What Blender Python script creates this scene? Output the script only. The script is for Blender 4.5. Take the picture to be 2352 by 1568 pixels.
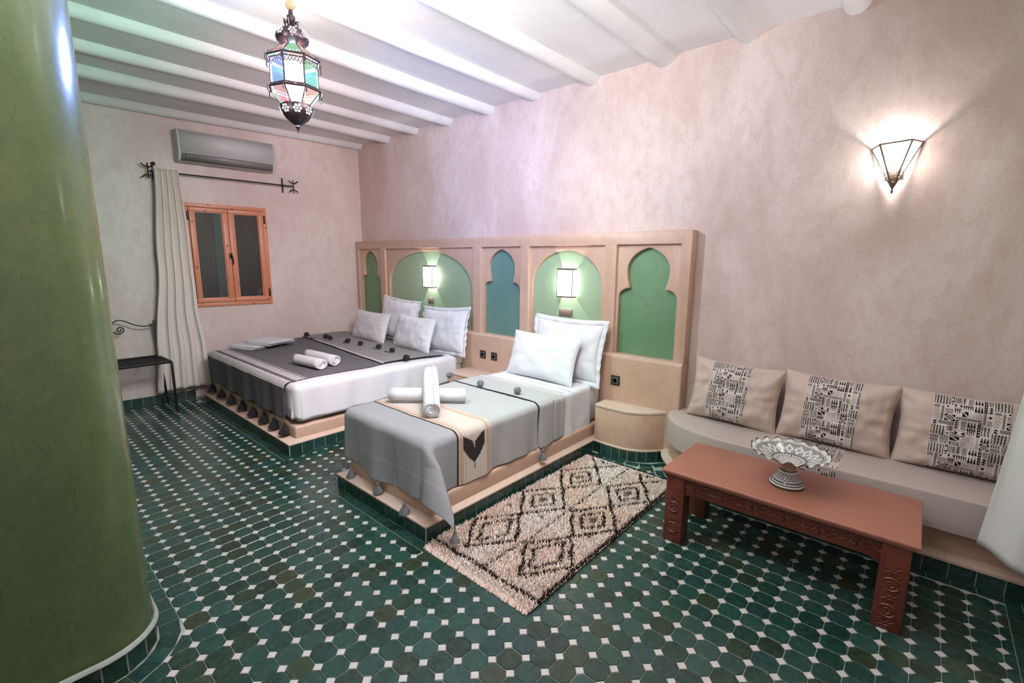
import bpy, bmesh, math, random
import numpy as np
from mathutils import Vector, Matrix, noise
from mathutils.geometry import tessellate_polygon
random.seed(7)
for o in list(bpy.data.objects): bpy.data.objects.remove(o)
SC = bpy.context.scene
COL = SC.collection
PI = math.pi

# ------------------------------------------------------------------ camera
CAM = Vector((1.86641, -1.41528, 1.63233))
cd = bpy.data.cameras.new('camera'); cam = bpy.data.objects.new('camera', cd); COL.objects.link(cam)
cd.sensor_width = 36.0; cd.lens = 1070.49 / 2352 * 36; cd.clip_start = 0.02
yaw, pitch, roll = 0.722973, 0.171746, 0.009151
fw = Vector((-math.sin(yaw)*math.cos(pitch), math.cos(yaw)*math.cos(pitch), -math.sin(pitch)))
rt0 = Vector((math.cos(yaw), math.sin(yaw), 0)); up0 = rt0.cross(fw)
rt = math.cos(roll)*rt0 + math.sin(roll)*up0; up = -math.sin(roll)*rt0 + math.cos(roll)*up0
cam.matrix_world = Matrix.Translation(CAM) @ Matrix((rt, up, -fw)).transposed().to_4x4()
SC.camera = cam

# ------------------------------------------------------------------ world, exposure, lights
W = bpy.data.worlds.new('night'); SC.world = W; W.use_nodes = True
W.node_tree.nodes['Background'].inputs[0].default_value = (0.02, 0.03, 0.05, 1)
W.node_tree.nodes['Background'].inputs[1].default_value = 0.3
SC.view_settings.view_transform = 'Standard'; SC.view_settings.look = 'None'
SC.view_settings.exposure = 0.0; SC.view_settings.gamma = 1.0
SC.view_settings.use_curve_mapping = False
def lamp(name, kind, loc, power, col=(1, 1, 1), size=0.05, rot=None, size_y=None, spread=None):
    l = bpy.data.lights.new(name, kind); l.energy = power; l.color = col
    if kind == 'AREA':
        l.size = size
        if size_y: l.shape = 'RECTANGLE'; l.size_y = size_y
        if spread: l.spread = spread
    else: l.shadow_soft_size = size
    o = bpy.data.objects.new(name, l); COL.objects.link(o); o.location = loc
    if rot: o.rotation_euler = rot
    return o
LAN = Vector((-0.805, -0.168, 2.6))                       # pendant lantern centre
lamp('lantern_bulb', 'POINT', LAN, 330, (0.78, 0.85, 1.0), 0.03)
lamp('sconce_bulb', 'POINT', (1.635, 2.235, 2.235), 14, (1.0, 0.93, 0.90), 0.02)
lamp('niche_bulb', 'POINT', (-2.69, 2.225, 1.43), 13.0, (1.0, 0.97, 0.93), 0.015)
lamp('niche_bulb', 'POINT', (-0.70, 2.225, 1.43), 13.0, (1.0, 0.97, 0.93), 0.015)
lamp('second_lantern_bulb', 'POINT', (1.1, -2.5, 2.55), 26, (1.0, 0.93, 0.91), 0.14)   # its twin behind the camera
lamp('overhead_fill', 'AREA', (0.6, 0.5, 3.06), 17, (1.0, 0.94, 0.92), 2.6, (0, 0, 0), 1.4)  # added soft fill from overhead, no fixture hangs here
lamp('left_wall_fill', 'AREA', (0.40, 0.42, 2.94), 46, (0.92, 0.94, 1.0), 0.8, Vector((-1, .14, -.85)).to_track_quat('-Z', 'Y').to_euler(), 0.5, math.radians(125))  # added fill aimed at the far left wall, no real fitting
lamp('ceiling_bounce_fill', 'AREA', (1.3, -1.8, 2.2), 80, (0.98, 0.97, 1.0), 0.9, Vector((-.55, .75, .62)).to_track_quat('-Z', 'Y').to_euler(), 0.9, math.radians(85))  # added fill bounced off the ceiling, stands for no lamp in the room

# ------------------------------------------------------------------ helpers
class MB:
    def __init__(s): s.v = []; s.f = []; s.uv = None; s.fc = None; s.vc = None
    def add(s, v, f):
        n = len(s.v); s.v += [Vector(p) for p in v]; s.f += [tuple(i + n for i in q) for q in f]; return s
    def box(s, x0, x1, y0, y1, z0, z1):
        return s.add([(x0,y0,z0),(x1,y0,z0),(x1,y1,z0),(x0,y1,z0),(x0,y0,z1),(x1,y0,z1),(x1,y1,z1),(x0,y1,z1)],
                     [(0,3,2,1),(4,5,6,7),(0,1,5,4),(1,2,6,5),(2,3,7,6),(3,0,4,7)])
    def prism(s, poly, z0, z1):
        n = len(poly); v = [(p[0], p[1], z0) for p in poly] + [(p[0], p[1], z1) for p in poly]
        f = [tuple(range(n-1, -1, -1)), tuple(range(n, 2*n))] + [(i, (i+1) % n, (i+1) % n + n, i + n) for i in range(n)]
        return s.add(v, f)
    def tube(s, pts, r, n=8, closed=False, caps=True):
        pts = [Vector(p) for p in pts]; m = len(pts); rr = r if hasattr(r, '__len__') else [r]*m
        t0 = (pts[1] - pts[0]).normalized(); ref = Vector((0, 0, 1)) if abs(t0.z) < .9 else Vector((1, 0, 0))
        a = t0.cross(ref).normalized(); v = []
        for i, p in enumerate(pts):
            if closed: t = (pts[(i+1) % m] - pts[i-1]).normalized()
            else: t = (pts[min(i+1, m-1)] - pts[max(i-1, 0)]).normalized()
            a = (a - t * a.dot(t)).normalized(); b = t.cross(a)
            for k in range(n):
                w = 2*PI*k/n; v.append(p + rr[i]*(math.cos(w)*a + math.sin(w)*b))
        f = []
        for i in range(m if closed else m-1):
            for k in range(n):
                j = (i+1) % m; f.append((i*n+k, i*n+(k+1) % n, j*n+(k+1) % n, j*n+k))
        if caps and not closed: f += [tuple(range(n-1, -1, -1)), tuple(range((m-1)*n, m*n))]
        return s.add(v, f)
    def bar(s, p, q, w, h=None, upv=(0, 0, 1)):
        p, q = Vector(p), Vector(q); h = h or w; t = (q-p).normalized(); u = Vector(upv)
        if abs(t.dot(u)) > .95: u = Vector((0, 1, 0))
        a = t.cross(u).normalized()*w/2; b = a.normalized().cross(t).normalized()*h/2
        v = [p-a-b, p+a-b, p+a+b, p-a+b, q-a-b, q+a-b, q+a+b, q-a+b]
        return s.add(v, [(0,3,2,1),(4,5,6,7),(0,1,5,4),(1,2,6,5),(2,3,7,6),(3,0,4,7)])
    def lathe(s, prof, n=32, c=(0, 0, 0), fn=None, cap=True):
        c = Vector(c); v = []; f = []; m = len(prof)
        for i, (r, z) in enumerate(prof):
            for k in range(n):
                w = 2*PI*k/n; r2, z2 = (fn(r, z, w, i) if fn else (r, z)); v.append(c + Vector((r2*math.cos(w), r2*math.sin(w), z2)))
        for i in range(m-1):
            for k in range(n): f.append((i*n+k, i*n+(k+1) % n, (i+1)*n+(k+1) % n, (i+1)*n+k))
        if cap and prof[0][0] > 1e-5: f.append(tuple(range(n-1, -1, -1)))
        if cap and prof[-1][0] > 1e-5: f.append(tuple(range((m-1)*n, m*n)))
        return s.add(v, f)
    def grid(s, fn, us, vs, uv=None):
        nu, nv = len(us), len(vs); base = len(s.v)
        pts = [fn(u, v) for v in vs for u in us]
        s.add(pts, [(j*nu+i, j*nu+i+1, (j+1)*nu+i+1, (j+1)*nu+i) for j in range(nv-1) for i in range(nu-1)])
        if s.uv is None: s.uv = []
        s.uv += [(u, v) if uv is None else uv(u, v) for v in vs for u in us]
        return s
    def xf(s, M, start=0):
        for i in range(start, len(s.v)): s.v[i] = M @ s.v[i]
        return s
    def mesh(s, name, mat, org=Vector((0, 0, 0)), bevel=0, seg=2, smooth=40, weld=False):
        me = bpy.data.meshes.new(name)
        me.from_pydata([tuple(p - org) for p in s.v], [], s.f)
        if s.uv and len(s.uv) == len(s.v):
            l = me.uv_layers.new(name='UVMap'); idx = np.empty(len(me.loops), int); me.loops.foreach_get('vertex_index', idx)
            l.data.foreach_set('uv', np.array(s.uv, float)[idx].ravel())
        if s.vc is not None:
            a = me.color_attributes.new('tint', 'FLOAT_COLOR', 'POINT'); c = np.ones((len(s.v), 4)); c[:, :3] = np.array(s.vc).reshape(len(s.v), -1)[:, :3]
            a.data.foreach_set('color', c.ravel())
        if bevel or weld:
            bm = bmesh.new(); bm.from_mesh(me)
            if weld: bmesh.ops.remove_doubles(bm, verts=bm.verts, dist=1e-4)
            if bevel:
                ed = [e for e in bm.edges if len(e.link_faces) == 2 and e.calc_face_angle(0) > math.radians(30)]
                bmesh.ops.bevel(bm, geom=ed, offset=bevel, segments=seg, profile=.5, affect='EDGES', clamp_overlap=True)
            bm.to_mesh(me); bm.free()
        if mat: me.materials.append(mat)
        if smooth:
            me.polygons.foreach_set('use_smooth', [True]*len(me.polygons)); me.set_sharp_from_angle(angle=math.radians(smooth))
        me.update(); return me
def linkobj(name, me, parent=None, loc=None):
    o = bpy.data.objects.new(name, me); COL.objects.link(o)
    if parent: o.parent = parent
    if loc is not None: o.location = loc
    return o
def wloc(o):
    l = Vector((0, 0, 0))
    while o: l = l + o.location; o = o.parent
    return l
def part(name, mb, mat, parent=None, label=None, kind=None, solid=0, subs=0, **k):
    org = wloc(parent) if parent else Vector((0, 0, 0))
    o = linkobj(name, mb.mesh(name, mat, org, **k), parent)
    if label: o['label'] = label
    if kind: o['kind'] = kind
    if solid: m = o.modifiers.new('s', 'SOLIDIFY'); m.thickness = solid; m.offset = 1
    if subs: m = o.modifiers.new('d', 'SUBSURF'); m.levels = subs; m.render_levels = subs
    return o
def thing(name, label, cat, loc, group=None):
    o = bpy.data.objects.new(name, None); COL.objects.link(o); o.location = loc; o.empty_display_size = .05
    o['label'] = label; o['category'] = cat
    if group: o['group'] = group
    return o
def tag(o, label, cat, group=None):
    o['label'] = label; o['category'] = cat
    if group: o['group'] = group
    return o
def struct(name, mb, mat, **k):
    o = part(name, mb, mat, **k); o['kind'] = 'structure'; return o
def lin(a, b, n): return [a + (b-a)*i/(n-1) for i in range(n)]
def nz(x, y=0, z=0): return noise.noise(Vector((x, y, z)))

# ------------------------------------------------------------------ materials
class NT:
    def __init__(s, name):
        s.m = bpy.data.materials.new(name); s.m.use_nodes = True; s.t = s.m.node_tree; s.b = s.t.nodes['Principled BSDF']
    def n(s, ty, **k):
        nd = s.t.nodes.new('ShaderNode' + ty)
        for a, v in k.items():
            if a in ('ins',):
                for i, x in v.items(): s.put(nd.inputs[i], x)
            else: setattr(nd, a, v)
        return nd
    def put(s, sock, x):
        if hasattr(x, 'is_output') or isinstance(x, bpy.types.NodeSocket): s.t.links.new(x, sock)
        elif isinstance(x, (tuple, list)) and sock.type == 'RGBA' and len(x) == 3: sock.default_value = (*x, 1)
        else: sock.default_value = x
    def math(s, op, a, b=0.0, c=None):
        nd = s.n('Math', operation=op); s.put(nd.inputs[0], a); s.put(nd.inputs[1], b)
        if c is not None: s.put(nd.inputs[2], c)
        return nd.outputs[0]
    def mix(s, f, a, b, mode='MIX'):
        nd = s.n('Mix', data_type='RGBA', blend_type=mode); s.put(nd.inputs[0], f); s.put(nd.inputs[6], a); s.put(nd.inputs[7], b); return nd.outputs[2]
    def ramp(s, f, stops, interp='LINEAR'):
        nd = s.n('ValToRGB'); s.put(nd.inputs[0], f); r = nd.color_ramp; r.interpolation = interp
        while len(r.elements) < len(stops): r.elements.new(.5)
        for e, (p, c) in zip(r.elements, stops): e.position = p; e.color = (*c, 1) if len(c) == 3 else c
        return nd.outputs[0]
    def pos(s): return s.n('NewGeometry').outputs['Position']
    def obj(s): return s.n('TexCoord').outputs['Object']
    def noise(s, vec, scale, detail=4, rough=.55, dist=0):
        return s.n('TexNoise', ins={'Vector': vec, 'Scale': scale, 'Detail': detail, 'Roughness': rough, 'Distortion': dist}).outputs[0]
    def map(s, vec, sc): return s.n('Mapping', ins={'Vector': vec, 'Scale': sc}).outputs[0]
    def bump(s, h, strength=.3, dist=.01):
        s.put(s.b.inputs['Normal'], s.n('Bump', ins={'Height': h, 'Strength': strength, 'Distance': dist}).outputs[0])
    def base(s, c, rough=.6, metal=0.0, spec=None):
        s.put(s.b.inputs['Base Color'], c); s.put(s.b.inputs['Roughness'], rough); s.put(s.b.inputs['Metallic'], metal)
        if spec is not None: s.put(s.b.inputs['Specular IOR Level'], spec)
        return s
def plain(name, c, rough=.6, metal=0.0, var=.12, scale=30, bump=0.0):
    t = NT(name); p = t.pos(); n = t.noise(p, scale, 3)
    t.base(t.mix(n, tuple(x*(1-var) for x in c), tuple(min(1, x*(1+var)) for x in c)), rough, metal)
    if bump: t.bump(n, bump, .004)
    return t.m
def plaster(name, c1, c2, c3, rough=.55, bump=.12, stretch=(1, 1, .6)):
    """tadelakt / clay plaster: cloudy mottling, trowel streaks, fine grain"""
    t = NT(name); p = t.pos(); pm = t.map(p, stretch)
    a = t.noise(pm, 1.3, 6, .6, .6); b = t.noise(t.map(p, (3, 3, 1.6)), 4.5, 6, .65, .5); g = t.noise(p, 60, 3)
    col = t.mix(t.ramp(a, [(.38, (0,)*3), (.62, (1,)*3)]), c1, c2)
    col = t.mix(t.math('MULTIPLY', t.ramp(b, [(.45, (0,)*3), (.75, (1,)*3)]), .55), col, c3)
    col = t.mix(.25, col, t.ramp(g, [(.3, tuple(x*.8 for x in c1)), (.7, c2)]))
    t.base(col, t.math('ADD', t.math('MULTIPLY', b, .2), rough - .1))
    t.bump(t.math('ADD', t.math('MULTIPLY', b, .6), t.math('MULTIPLY', g, .25)), bump, .012)
    return t.m
def fabric(name, c, rough=.9, weave=900, var=.06, bump=.25, big=0.0, sheen=.03):
    t = NT(name); p = t.obj(); n = t.noise(p, 9, 4)
    w = t.n('TexWave', ins={'Vector': p, 'Scale': weave/6, 'Distortion': 1.5, 'Detail': 1}).outputs[1]
    g = t.noise(p, weave/2.5, 2)
    col = t.mix(t.math('ADD', t.math('MULTIPLY', n, .6), t.math('MULTIPLY', g, .4)), tuple(x*(1-var*2) for x in c), tuple(min(1, x*(1+var)) for x in c))
    t.base(col, rough); t.b.inputs['Sheen Weight'].default_value = sheen
    h = t.math('ADD', t.math('MULTIPLY', g, .5), t.math('MULTIPLY', w, .3))
    if big: h = t.math('ADD', h, t.math('MULTIPLY', t.noise(p, 7, 4, .6, 1.2), big))
    t.bump(h, bump, .004)
    return t.m
def tinted(name, rough=.8, bump=.2, scale=300, sheen=0.0, spec=.5):
    """colour comes from the mesh's own 'tint' attribute (dyed yarn, glaze painting, print)"""
    t = NT(name); a = t.n('VertexColor', layer_name='tint').outputs[0]; g = t.noise(t.obj(), scale, 2)
    t.base(t.mix(t.math('MULTIPLY', g, .25), a, t.mix(.5, a, (0.02, 0.015, 0.01))), rough, 0.0, spec)
    t.b.inputs['Sheen Weight'].default_value = sheen
    if bump: t.bump(g, bump, .003)
    return t.m
M = {}
M['wall'] = plaster('rose_plaster', (.50, .37, .325), (.66, .55, .51), (.44, .27, .215), .62, .16)
M['wall_left'] = plaster('pale_rose_plaster', (.55, .445, .41), (.67, .59, .545), (.50, .35, .31), .6, .12)
M['ceiling'] = plaster('white_ceiling_paint', (.70, .69, .69), (.78, .77, .77), (.68, .67, .67), .7, .04)
M['masonry'] = plaster('peach_tadelakt', (.49, .325, .235), (.57, .395, .30), (.41, .26, .165), .45, .06)
M['ledge'] = plaster('pale_peach_tadelakt', (.56, .42, .335), (.63, .49, .40), (.50, .36, .27), .45, .05)
M['green_lit'] = plaster('lamplit_green_tadelakt', (.27, .385, .23), (.35, .46, .31), (.21, .36, .27), .35, .05)  # niche green made lighter: the lamps' glow is put into the colour
M['green_d'] = plaster('deep_green_tadelakt', (.115, .235, .115), (.165, .30, .165), (.095, .20, .085), .38, .05)
M['teal'] = plaster('teal_tadelakt', (.11, .22, .195), (.155, .28, .245), (.11, .245, .175), .38, .05)
M['column'] = plaster('moss_green_tadelakt', (.058, .092, .032), (.108, .152, .056), (.042, .080, .028), .28, .05)
M['column'].node_tree.nodes['Principled BSDF'].inputs['Coat Weight'].default_value = .35
M['column'].node_tree.nodes['Principled BSDF'].inputs['Coat Roughness'].default_value = .12
M['grout'] = plain('grey_green_grout', (.30, .34, .29), .85, var=.25, scale=40)
# glazed tile: every tile carries its own random pair in 'tint' (r picks the glaze, g its depth)
def zellige():
    t = NT('green_glazed_tile'); a = t.n('SeparateColor', ins={0: t.n('VertexColor', layer_name='tint').outputs[0]})
    p = t.pos()
    c = t.ramp(a.outputs[0], [(0, (.008, .038, .026)), (.3, (.013, .056, .040)), (.5, (.012, .046, .046)), (.66, (.022, .070, .058)), (.8, (.008, .028, .021)), (.93, (.024, .044, .019)), (1, (.033, .043, .020))])
    c = t.mix(a.outputs[1], t.mix(.55, c, (0.002, .010, .006)), c)
    cl = t.noise(p, 26, 4, .6, .6)
    c = t.mix(t.ramp(cl, [(.4, (0,)*3), (.8, (.24,)*3)]), c, (.06, .15, .11))
    t.base(c, t.math('ADD', t.math('MULTIPLY', t.noise(p, 45, 4), .30), .10), 0.0, .55)
    t.bump(t.math('ADD', t.noise(p, 18, 2), t.math('MULTIPLY', t.noise(p, 90, 3), .25)), .22, .006)
    return t.m
M['tile'] = zellige()
M['cabochon'] = plain('white_glazed_tile', (.50, .485, .475), .32, var=.12, scale=25)
M['skirt_cap'] = plain('pale_skirting_lip', (.30, .34, .31), .5)
M['sheet'] = fabric('white_cotton', (.66, .66, .685), .85, 1500, .02, .18, 1.6)
M['pillow'] = fabric('white_pillow_cotton', (.66, .66, .685), .85, 1500, .015, .22, 1.8)
M['towel'] = fabric('white_terry', (.70, .70, .725), .95, 700, .03, .7, .5, .1)
M['curtain'] = fabric('off_white_linen', (.69, .62, .565), .9, 900, .05, .3)
M['curtain_r'] = fabric('white_linen', (.66, .64, .62), .9, 900, .05, .3, .5)
M['sofa'] = fabric('greige_canvas', (.46, .385, .355), .85, 1200, .04, .15)
M['cushion'] = fabric('rose_beige_canvas', (.56, .435, .385), .8, 1200, .04, .15)
M['print'] = tinted('printed_cotton', .9, .1, spec=.15)
M['pile'] = tinted('wool_pile', .95, 0, sheen=.0, spec=.1)
M['glaze'] = tinted('painted_glazed_pottery', .14, .05, 120)
M['throw'] = tinted('woven_wool', .92, .35, 700, sheen=.02, spec=.15)
M['yarn'] = fabric('charcoal_yarn', (.030, .030, .036), .95, 600, .3, .9, .5, .0)
M['yarn_l'] = fabric('grey_yarn', (.23, .24, .25), .95, 600, .3, .9, .5, .0)
M['yarn_d'] = plain('dark_cord', (.04, .04, .05), .9)
M['iron'] = plain('black_wrought_iron', (.018, .015, .014), .45, .6, .3, 60, .2)
M['brass'] = plain('aged_brass', (.22, .17, .13), .42, .9, .3, 80, .2)
M['lantern_metal'] = plain('dark_bronze', (.045, .03, .035), .4, .8, .3, 90, .2)
M['lamp_metal'] = plain('brown_lamp_metal', (.30, .24, .20), .4, .7, .2, 90, .1)
M['rope'] = fabric('jute_rope', (.34, .23, .13), .95, 500, .2, .8)
M['plastic'] = plain('white_plastic', (.50, .51, .50), .5, 0, .03, 8)
M['plastic_d'] = plain('grey_plastic', (.22, .225, .215), .4, 0, .03, 8)
M['dark'] = plain('dark_gap', (.01, .01, .01), .7)
M['bronze_plate'] = plain('brown_socket_plate', (.030, .024, .020), .4, .2, .1)
M['bronze_face'] = plain('taupe_socket_face', (.11, .095, .085), .45, .1, .1)
M['switch'] = plain('taupe_switch_plate', (.22, .16, .14), .4, .1, .1)
def wood(name, c1, c2, knots=False, axis=(1, 12, 12), rough=.4, bump=.1):
    t = NT(name); p = t.map(t.obj(), axis)
    g = t.n('TexWave', bands_direction='Y', ins={'Vector': p, 'Scale': 2.2, 'Distortion': 6, 'Detail': 4, 'Detail Scale': 1.5}).outputs[1]
    f = t.noise(p, 14, 6, .7); c = t.mix(t.math('MULTIPLY', t.math('ADD', g, f), .5), c1, c2)
    if knots:
        v = t.n('TexVoronoi', ins={'Vector': t.obj(), 'Scale': 9.0}).outputs[0]
        c = t.mix(t.ramp(v, [(0, (.85,)*3), (.10, (.7,)*3), (.18, (0,)*3)]), c, (.16, .04, .015))
    t.base(c, rough); t.bump(f, bump, .003); return t.m
M['pine'] = wood('orange_pine', (.47, .165, .085), (.62, .255, .14), True, (9, 9, 1.2))
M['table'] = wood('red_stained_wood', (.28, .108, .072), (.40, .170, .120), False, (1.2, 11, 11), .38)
M['table_shade'] = wood('shaded_red_stained_wood', (.085, .019, .012), (.14, .034, .02), False, (6, 6, 1.5), .35)  # table wood darkened, the shade on legs and apron put into its colour
def glass_night():
    t = NT('window_glass'); o = t.t.nodes['Material Output']
    g = t.n('BsdfGlossy', ins={'Color': (.9, .9, .9), 'Roughness': .01}).outputs[0]; tr = t.n('BsdfTransparent', ins={0: (.85, .88, .88)}).outputs[0]
    fr = t.n('Fresnel', ins={0: 1.85}).outputs[0]; m = t.n('MixShader', ins={0: fr}); t.put(m.inputs[1], tr); t.put(m.inputs[2], g); t.put(o.inputs[0], m.outputs[0]); return t.m
M['glass'] = glass_night()
def lit_glass(name, tint, e, see=.55, thru=None):
    """frosted coloured lamp pane: lets tinted light through and glows"""
    t = NT(name); o = t.t.nodes['Material Output']
    tr = t.n('BsdfTransparent', ins={0: thru or tint}).outputs[0]; em = t.n('Emission', ins={0: tint, 1: e}).outputs[0]
    m = t.n('MixShader', ins={0: see}); t.put(m.inputs[1], em); t.put(m.inputs[2], tr); t.put(o.inputs[0], m.outputs[0]); return t.m
PANE = {'clear': lit_glass('milk_pane', (.95, .94, 1.0), 3.2), 'blue': lit_glass('blue_pane', (.50, .62, 1.0), 1.8, .7, (.30, .40, 1.0)), 'green': lit_glass('green_pane', (.35, .95, .62), 1.4, .6, (.52, 1.0, .66)),
        'red': lit_glass('rose_pane', (1.0, .42, .55), 1.4, .6, (1.0, .52, .54)), 'amber': lit_glass('amber_pane', (1.0, .55, .35), 1.5, .55, (1.0, .80, .66)), 'sconce': lit_glass('sconce_pane', (1.0, .97, .95), 3.0, .32), 'roof_red': lit_glass('rose_roof_pane', (1.0, .50, .55), .9, .2, (1.0, .66, .68)), 'roof_green': lit_glass('green_roof_pane', (.45, .95, .60), .9, .2, (.7, 1.0, .8)), 'roof_amber': lit_glass('amber_roof_pane', (1.0, .62, .42), .9, .2, (1.0, .8, .66)), 'roof_blue': lit_glass('blue_roof_pane', (.55, .65, 1.0), .9, .2, (.66, .72, 1.0)), 'niche': lit_glass('lamp_pane', (1.0, .99, .97), 5.0, .5)}
M['bulb'] = lit_glass('bulb_glow', (1, 1, 1), 60, .85)
# ================================================================== THE ROOM
ZC = 3.19; XR = 2.46; YF = -3.3
def wx(y): return -4.32 + .08*(y - 2.3)                  # the window wall runs slightly askew
f = struct('floor', MB().box(-4.95, XR+.1, YF-.1, 2.42, -.06, -.004), M['grout'])
wallL = MB()
wy0, wy1, wz0, wz1 = .185, 1.035, 1.065, 2.243           # window opening
def wseg(y0, y1, z0, z1):
    wallL.add([(wx(y0),y0,z0),(wx(y1),y1,z0),(wx(y1),y1,z1),(wx(y0),y0,z1),(wx(y0)-.3,y0,z0),(wx(y1)-.3,y1,z0),(wx(y1)-.3,y1,z1),(wx(y0)-.3,y0,z1)],
              [(0,1,2,3),(7,6,5,4),(0,4,5,1),(3,2,6,7),(0,3,7,4),(1,5,6,2)])
wseg(YF, wy0, 0, 3.3); wseg(wy1, 2.3, 0, 3.3); wseg(wy0, wy1, 0, wz0); wseg(wy0, wy1, wz1, 3.3)
wall_left = struct('wall_left', wallL, M['wall_left'])
wall_rear = struct('wall_rear', MB().box(-4.7, XR+.1, 2.3, 2.5, 0, 3.3), M['wall'])
wall_right = struct('wall_right', MB().box(XR, XR+.2, YF, 2.3, 0, 3.3), M['wall'])
struct('wall_front', MB().box(-4.9, XR, YF-.2, YF, 0, 3.3), M['wall'])
ceiling = struct('ceiling', MB().box(-4.95, XR+.1, YF-.1, 2.4, ZC, ZC+.12), M['ceiling'])
for i in range(11):                                       # whitewashed round beams
    x = -4.27 + .625*i + (.02 if i % 3 == 1 else 0)
    r = .078 + .006*math.sin(i*2.1)
    pts = [(x + .012*math.sin(i+k*.9) + (.08*(y-2.3) if i == 0 else 0), y, ZC + .012 + .006*math.sin(k+i)) for k, y in enumerate(lin(-3.29, 2.30, 9))]
    part('beam', MB().tube(pts, [r*(1+.05*math.sin(k*1.7+i)) for k in range(9)], 20), M['ceiling'], ceiling, smooth=60)
# rounded end of a partition wall in moss-green tadelakt
def round_rect(x0, x1, y0, y1, r, n=10, flare=0.0):
    x0 -= flare; x1 += flare; y0 -= flare; y1 += flare; r += flare; p = []
    for cx, cy, a0 in ((x1-r, y1-r, 0), (x0+r, y1-r, 90), (x0+r, y0+r, 180), (x1-r, y0+r, 270)):
        for k in range(n+1): a = math.radians(a0 + 90*k/n); p.append((cx + r*math.cos(a), cy + r*math.sin(a)))
    return p
PX0, PX1, PY0, PY1, PR = -4.6, -.325, -1.85, -1.095, .20
colm = MB(); prof = [(.0, .003), (.092, .003), (.11, .010), (.14, .004), (.2, 0), (3.25, 0)]
rings = [[(x, y, z) for x, y in round_rect(PX0, PX1, PY0, PY1, PR, 14, fl)] for z, fl in prof]
nr = len(rings[0])
for rg in rings: colm.v += [Vector(p) for p in rg]
colm.f = [(i*nr+k, i*nr+(k+1) % nr, (i+1)*nr+(k+1) % nr, (i+1)*nr+k) for i in range(len(rings)-1) for k in range(nr)]
partition = struct('wall_partition', colm, M['column'], smooth=50)
partition['label'] = 'moss-green polished plaster partition wall with a rounded end'
lip = MB()
for z, fl in ((.090, .012), (.096, .022), (.104, .020), (.116, .006)): lip.v += [Vector((x, y, z)) for x, y in round_rect(PX0, PX1, PY0, PY1, PR, 14, fl)]
lip.f = [(i*nr+k, i*nr+(k+1) % nr, (i+1)*nr+(k+1) % nr, (i+1)*nr+k) for i in range(3) for k in range(nr)]
part('lip', lip, M['skirt_cap'], partition, label='pale rounded lip above the skirting tiles', smooth=60)

# ------------------------------------------------------------------ tiles
def bevel_poly(poly, z0, z1, b=.0018):
    """tile slab with a softened top arris"""
    n = len(poly); c = Vector((sum(p[0] for p in poly)/n, sum(p[1] for p in poly)/n)); mb = MB()
    top = []
    for p in poly:
        d = Vector((p[0], p[1])) - c; L = d.length; q = c + d*max(0, (L - b*1.3)/L); top.append((q.x, q.y, z1))
    v = [(p[0], p[1], z0) for p in poly] + [(p[0], p[1], z1 - b) for p in poly] + top
    mb.add(v, [tuple(range(2*n, 3*n))] + [(k*n+i, k*n+(i+1) % n, (k+1)*n+(i+1) % n, (k+1)*n+i) for k in range(2) for i in range(n)])
    return mb
def settint(mb, r, g): mb.vc = [(r, g, 0)]*len(mb.v); return mb
RT = random.Random(3)
def rtint():
    g = RT.random(); return (RT.random(), .25 + .75*g)
skv = []
for i in range(14):
    a, g = rtint(); skv.append(settint(bevel_poly([(-.5, -.5), (.5, -.5), (.5, .5), (-.5, .5)], 0, 1, .02), a, g).mesh('tile', M['tile'], smooth=0))
def tile_obj(name, parent, c, ux, uy, uz, w, h, t, org):
    """unit tile placed with its own axes: ux*w along, uy*h up, uz*t outward"""
    o = linkobj(name, skv[RT.randrange(14)], parent)
    m = Matrix((ux*w, uy*h, uz*t)).transposed().to_4x4(); m.translation = Vector(c) - org
    o.matrix_local = m; return o
def skirting(path, parent, z0=0.0, h=.09, tw=.1, t=.0062):
    """vertical tiles standing along a floor path (outward is to the right of travel)"""
    org = wloc(parent); gm = MB()
    for a, b in zip(path[:-1], path[1:]):
        a, b = Vector((*a, 0)), Vector((*b, 0)); d = b - a; L = d.length; n = max(1, round(L/tw)); d.normalize(); out = Vector((d.y, -d.x, 0))
        q = out*.0046; gm.add([a, b, b+q, a+q] + [p + Vector((0, 0, h)) for p in (a, b, b+q, a+q)], [(3,2,1,0),(4,5,6,7),(2,3,7,6),(1,2,6,5),(0,3,7,4)][::1])
        w = L/n
        for k in range(n):
            j = RT.uniform(-.0012, .0012)
            tile_obj('tile', parent, a + d*(w*(k+.5)) + out*j + Vector((0, 0, z0 + h/2)), d, Vector((0, 0, 1)), out, w - .0042, h - .003, t, org)
    part('grout_bed', gm, M['grout'], parent, smooth=0)
def border(path, offs=.0, w=.06, tl=.1):
    for a, b in zip(path[:-1], path[1:]):
        a, b = Vector((*a, 0)), Vector((*b, 0)); d = b - a; L = d.length; n = max(1, round(L/tl)); d.normalize(); out = Vector((d.y, -d.x, 0)); s = L/n
        for k in range(n):
            tile_obj('border_tile', f, a + d*(s*(k+.5)) + out*(offs + w/2) + Vector((0, 0, -.006 + RT.uniform(-.0006, .0006))), out, d, Vector((0, 0, 1)), w - .003, s - .003, .006, Vector((0, 0, 0)))
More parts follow.
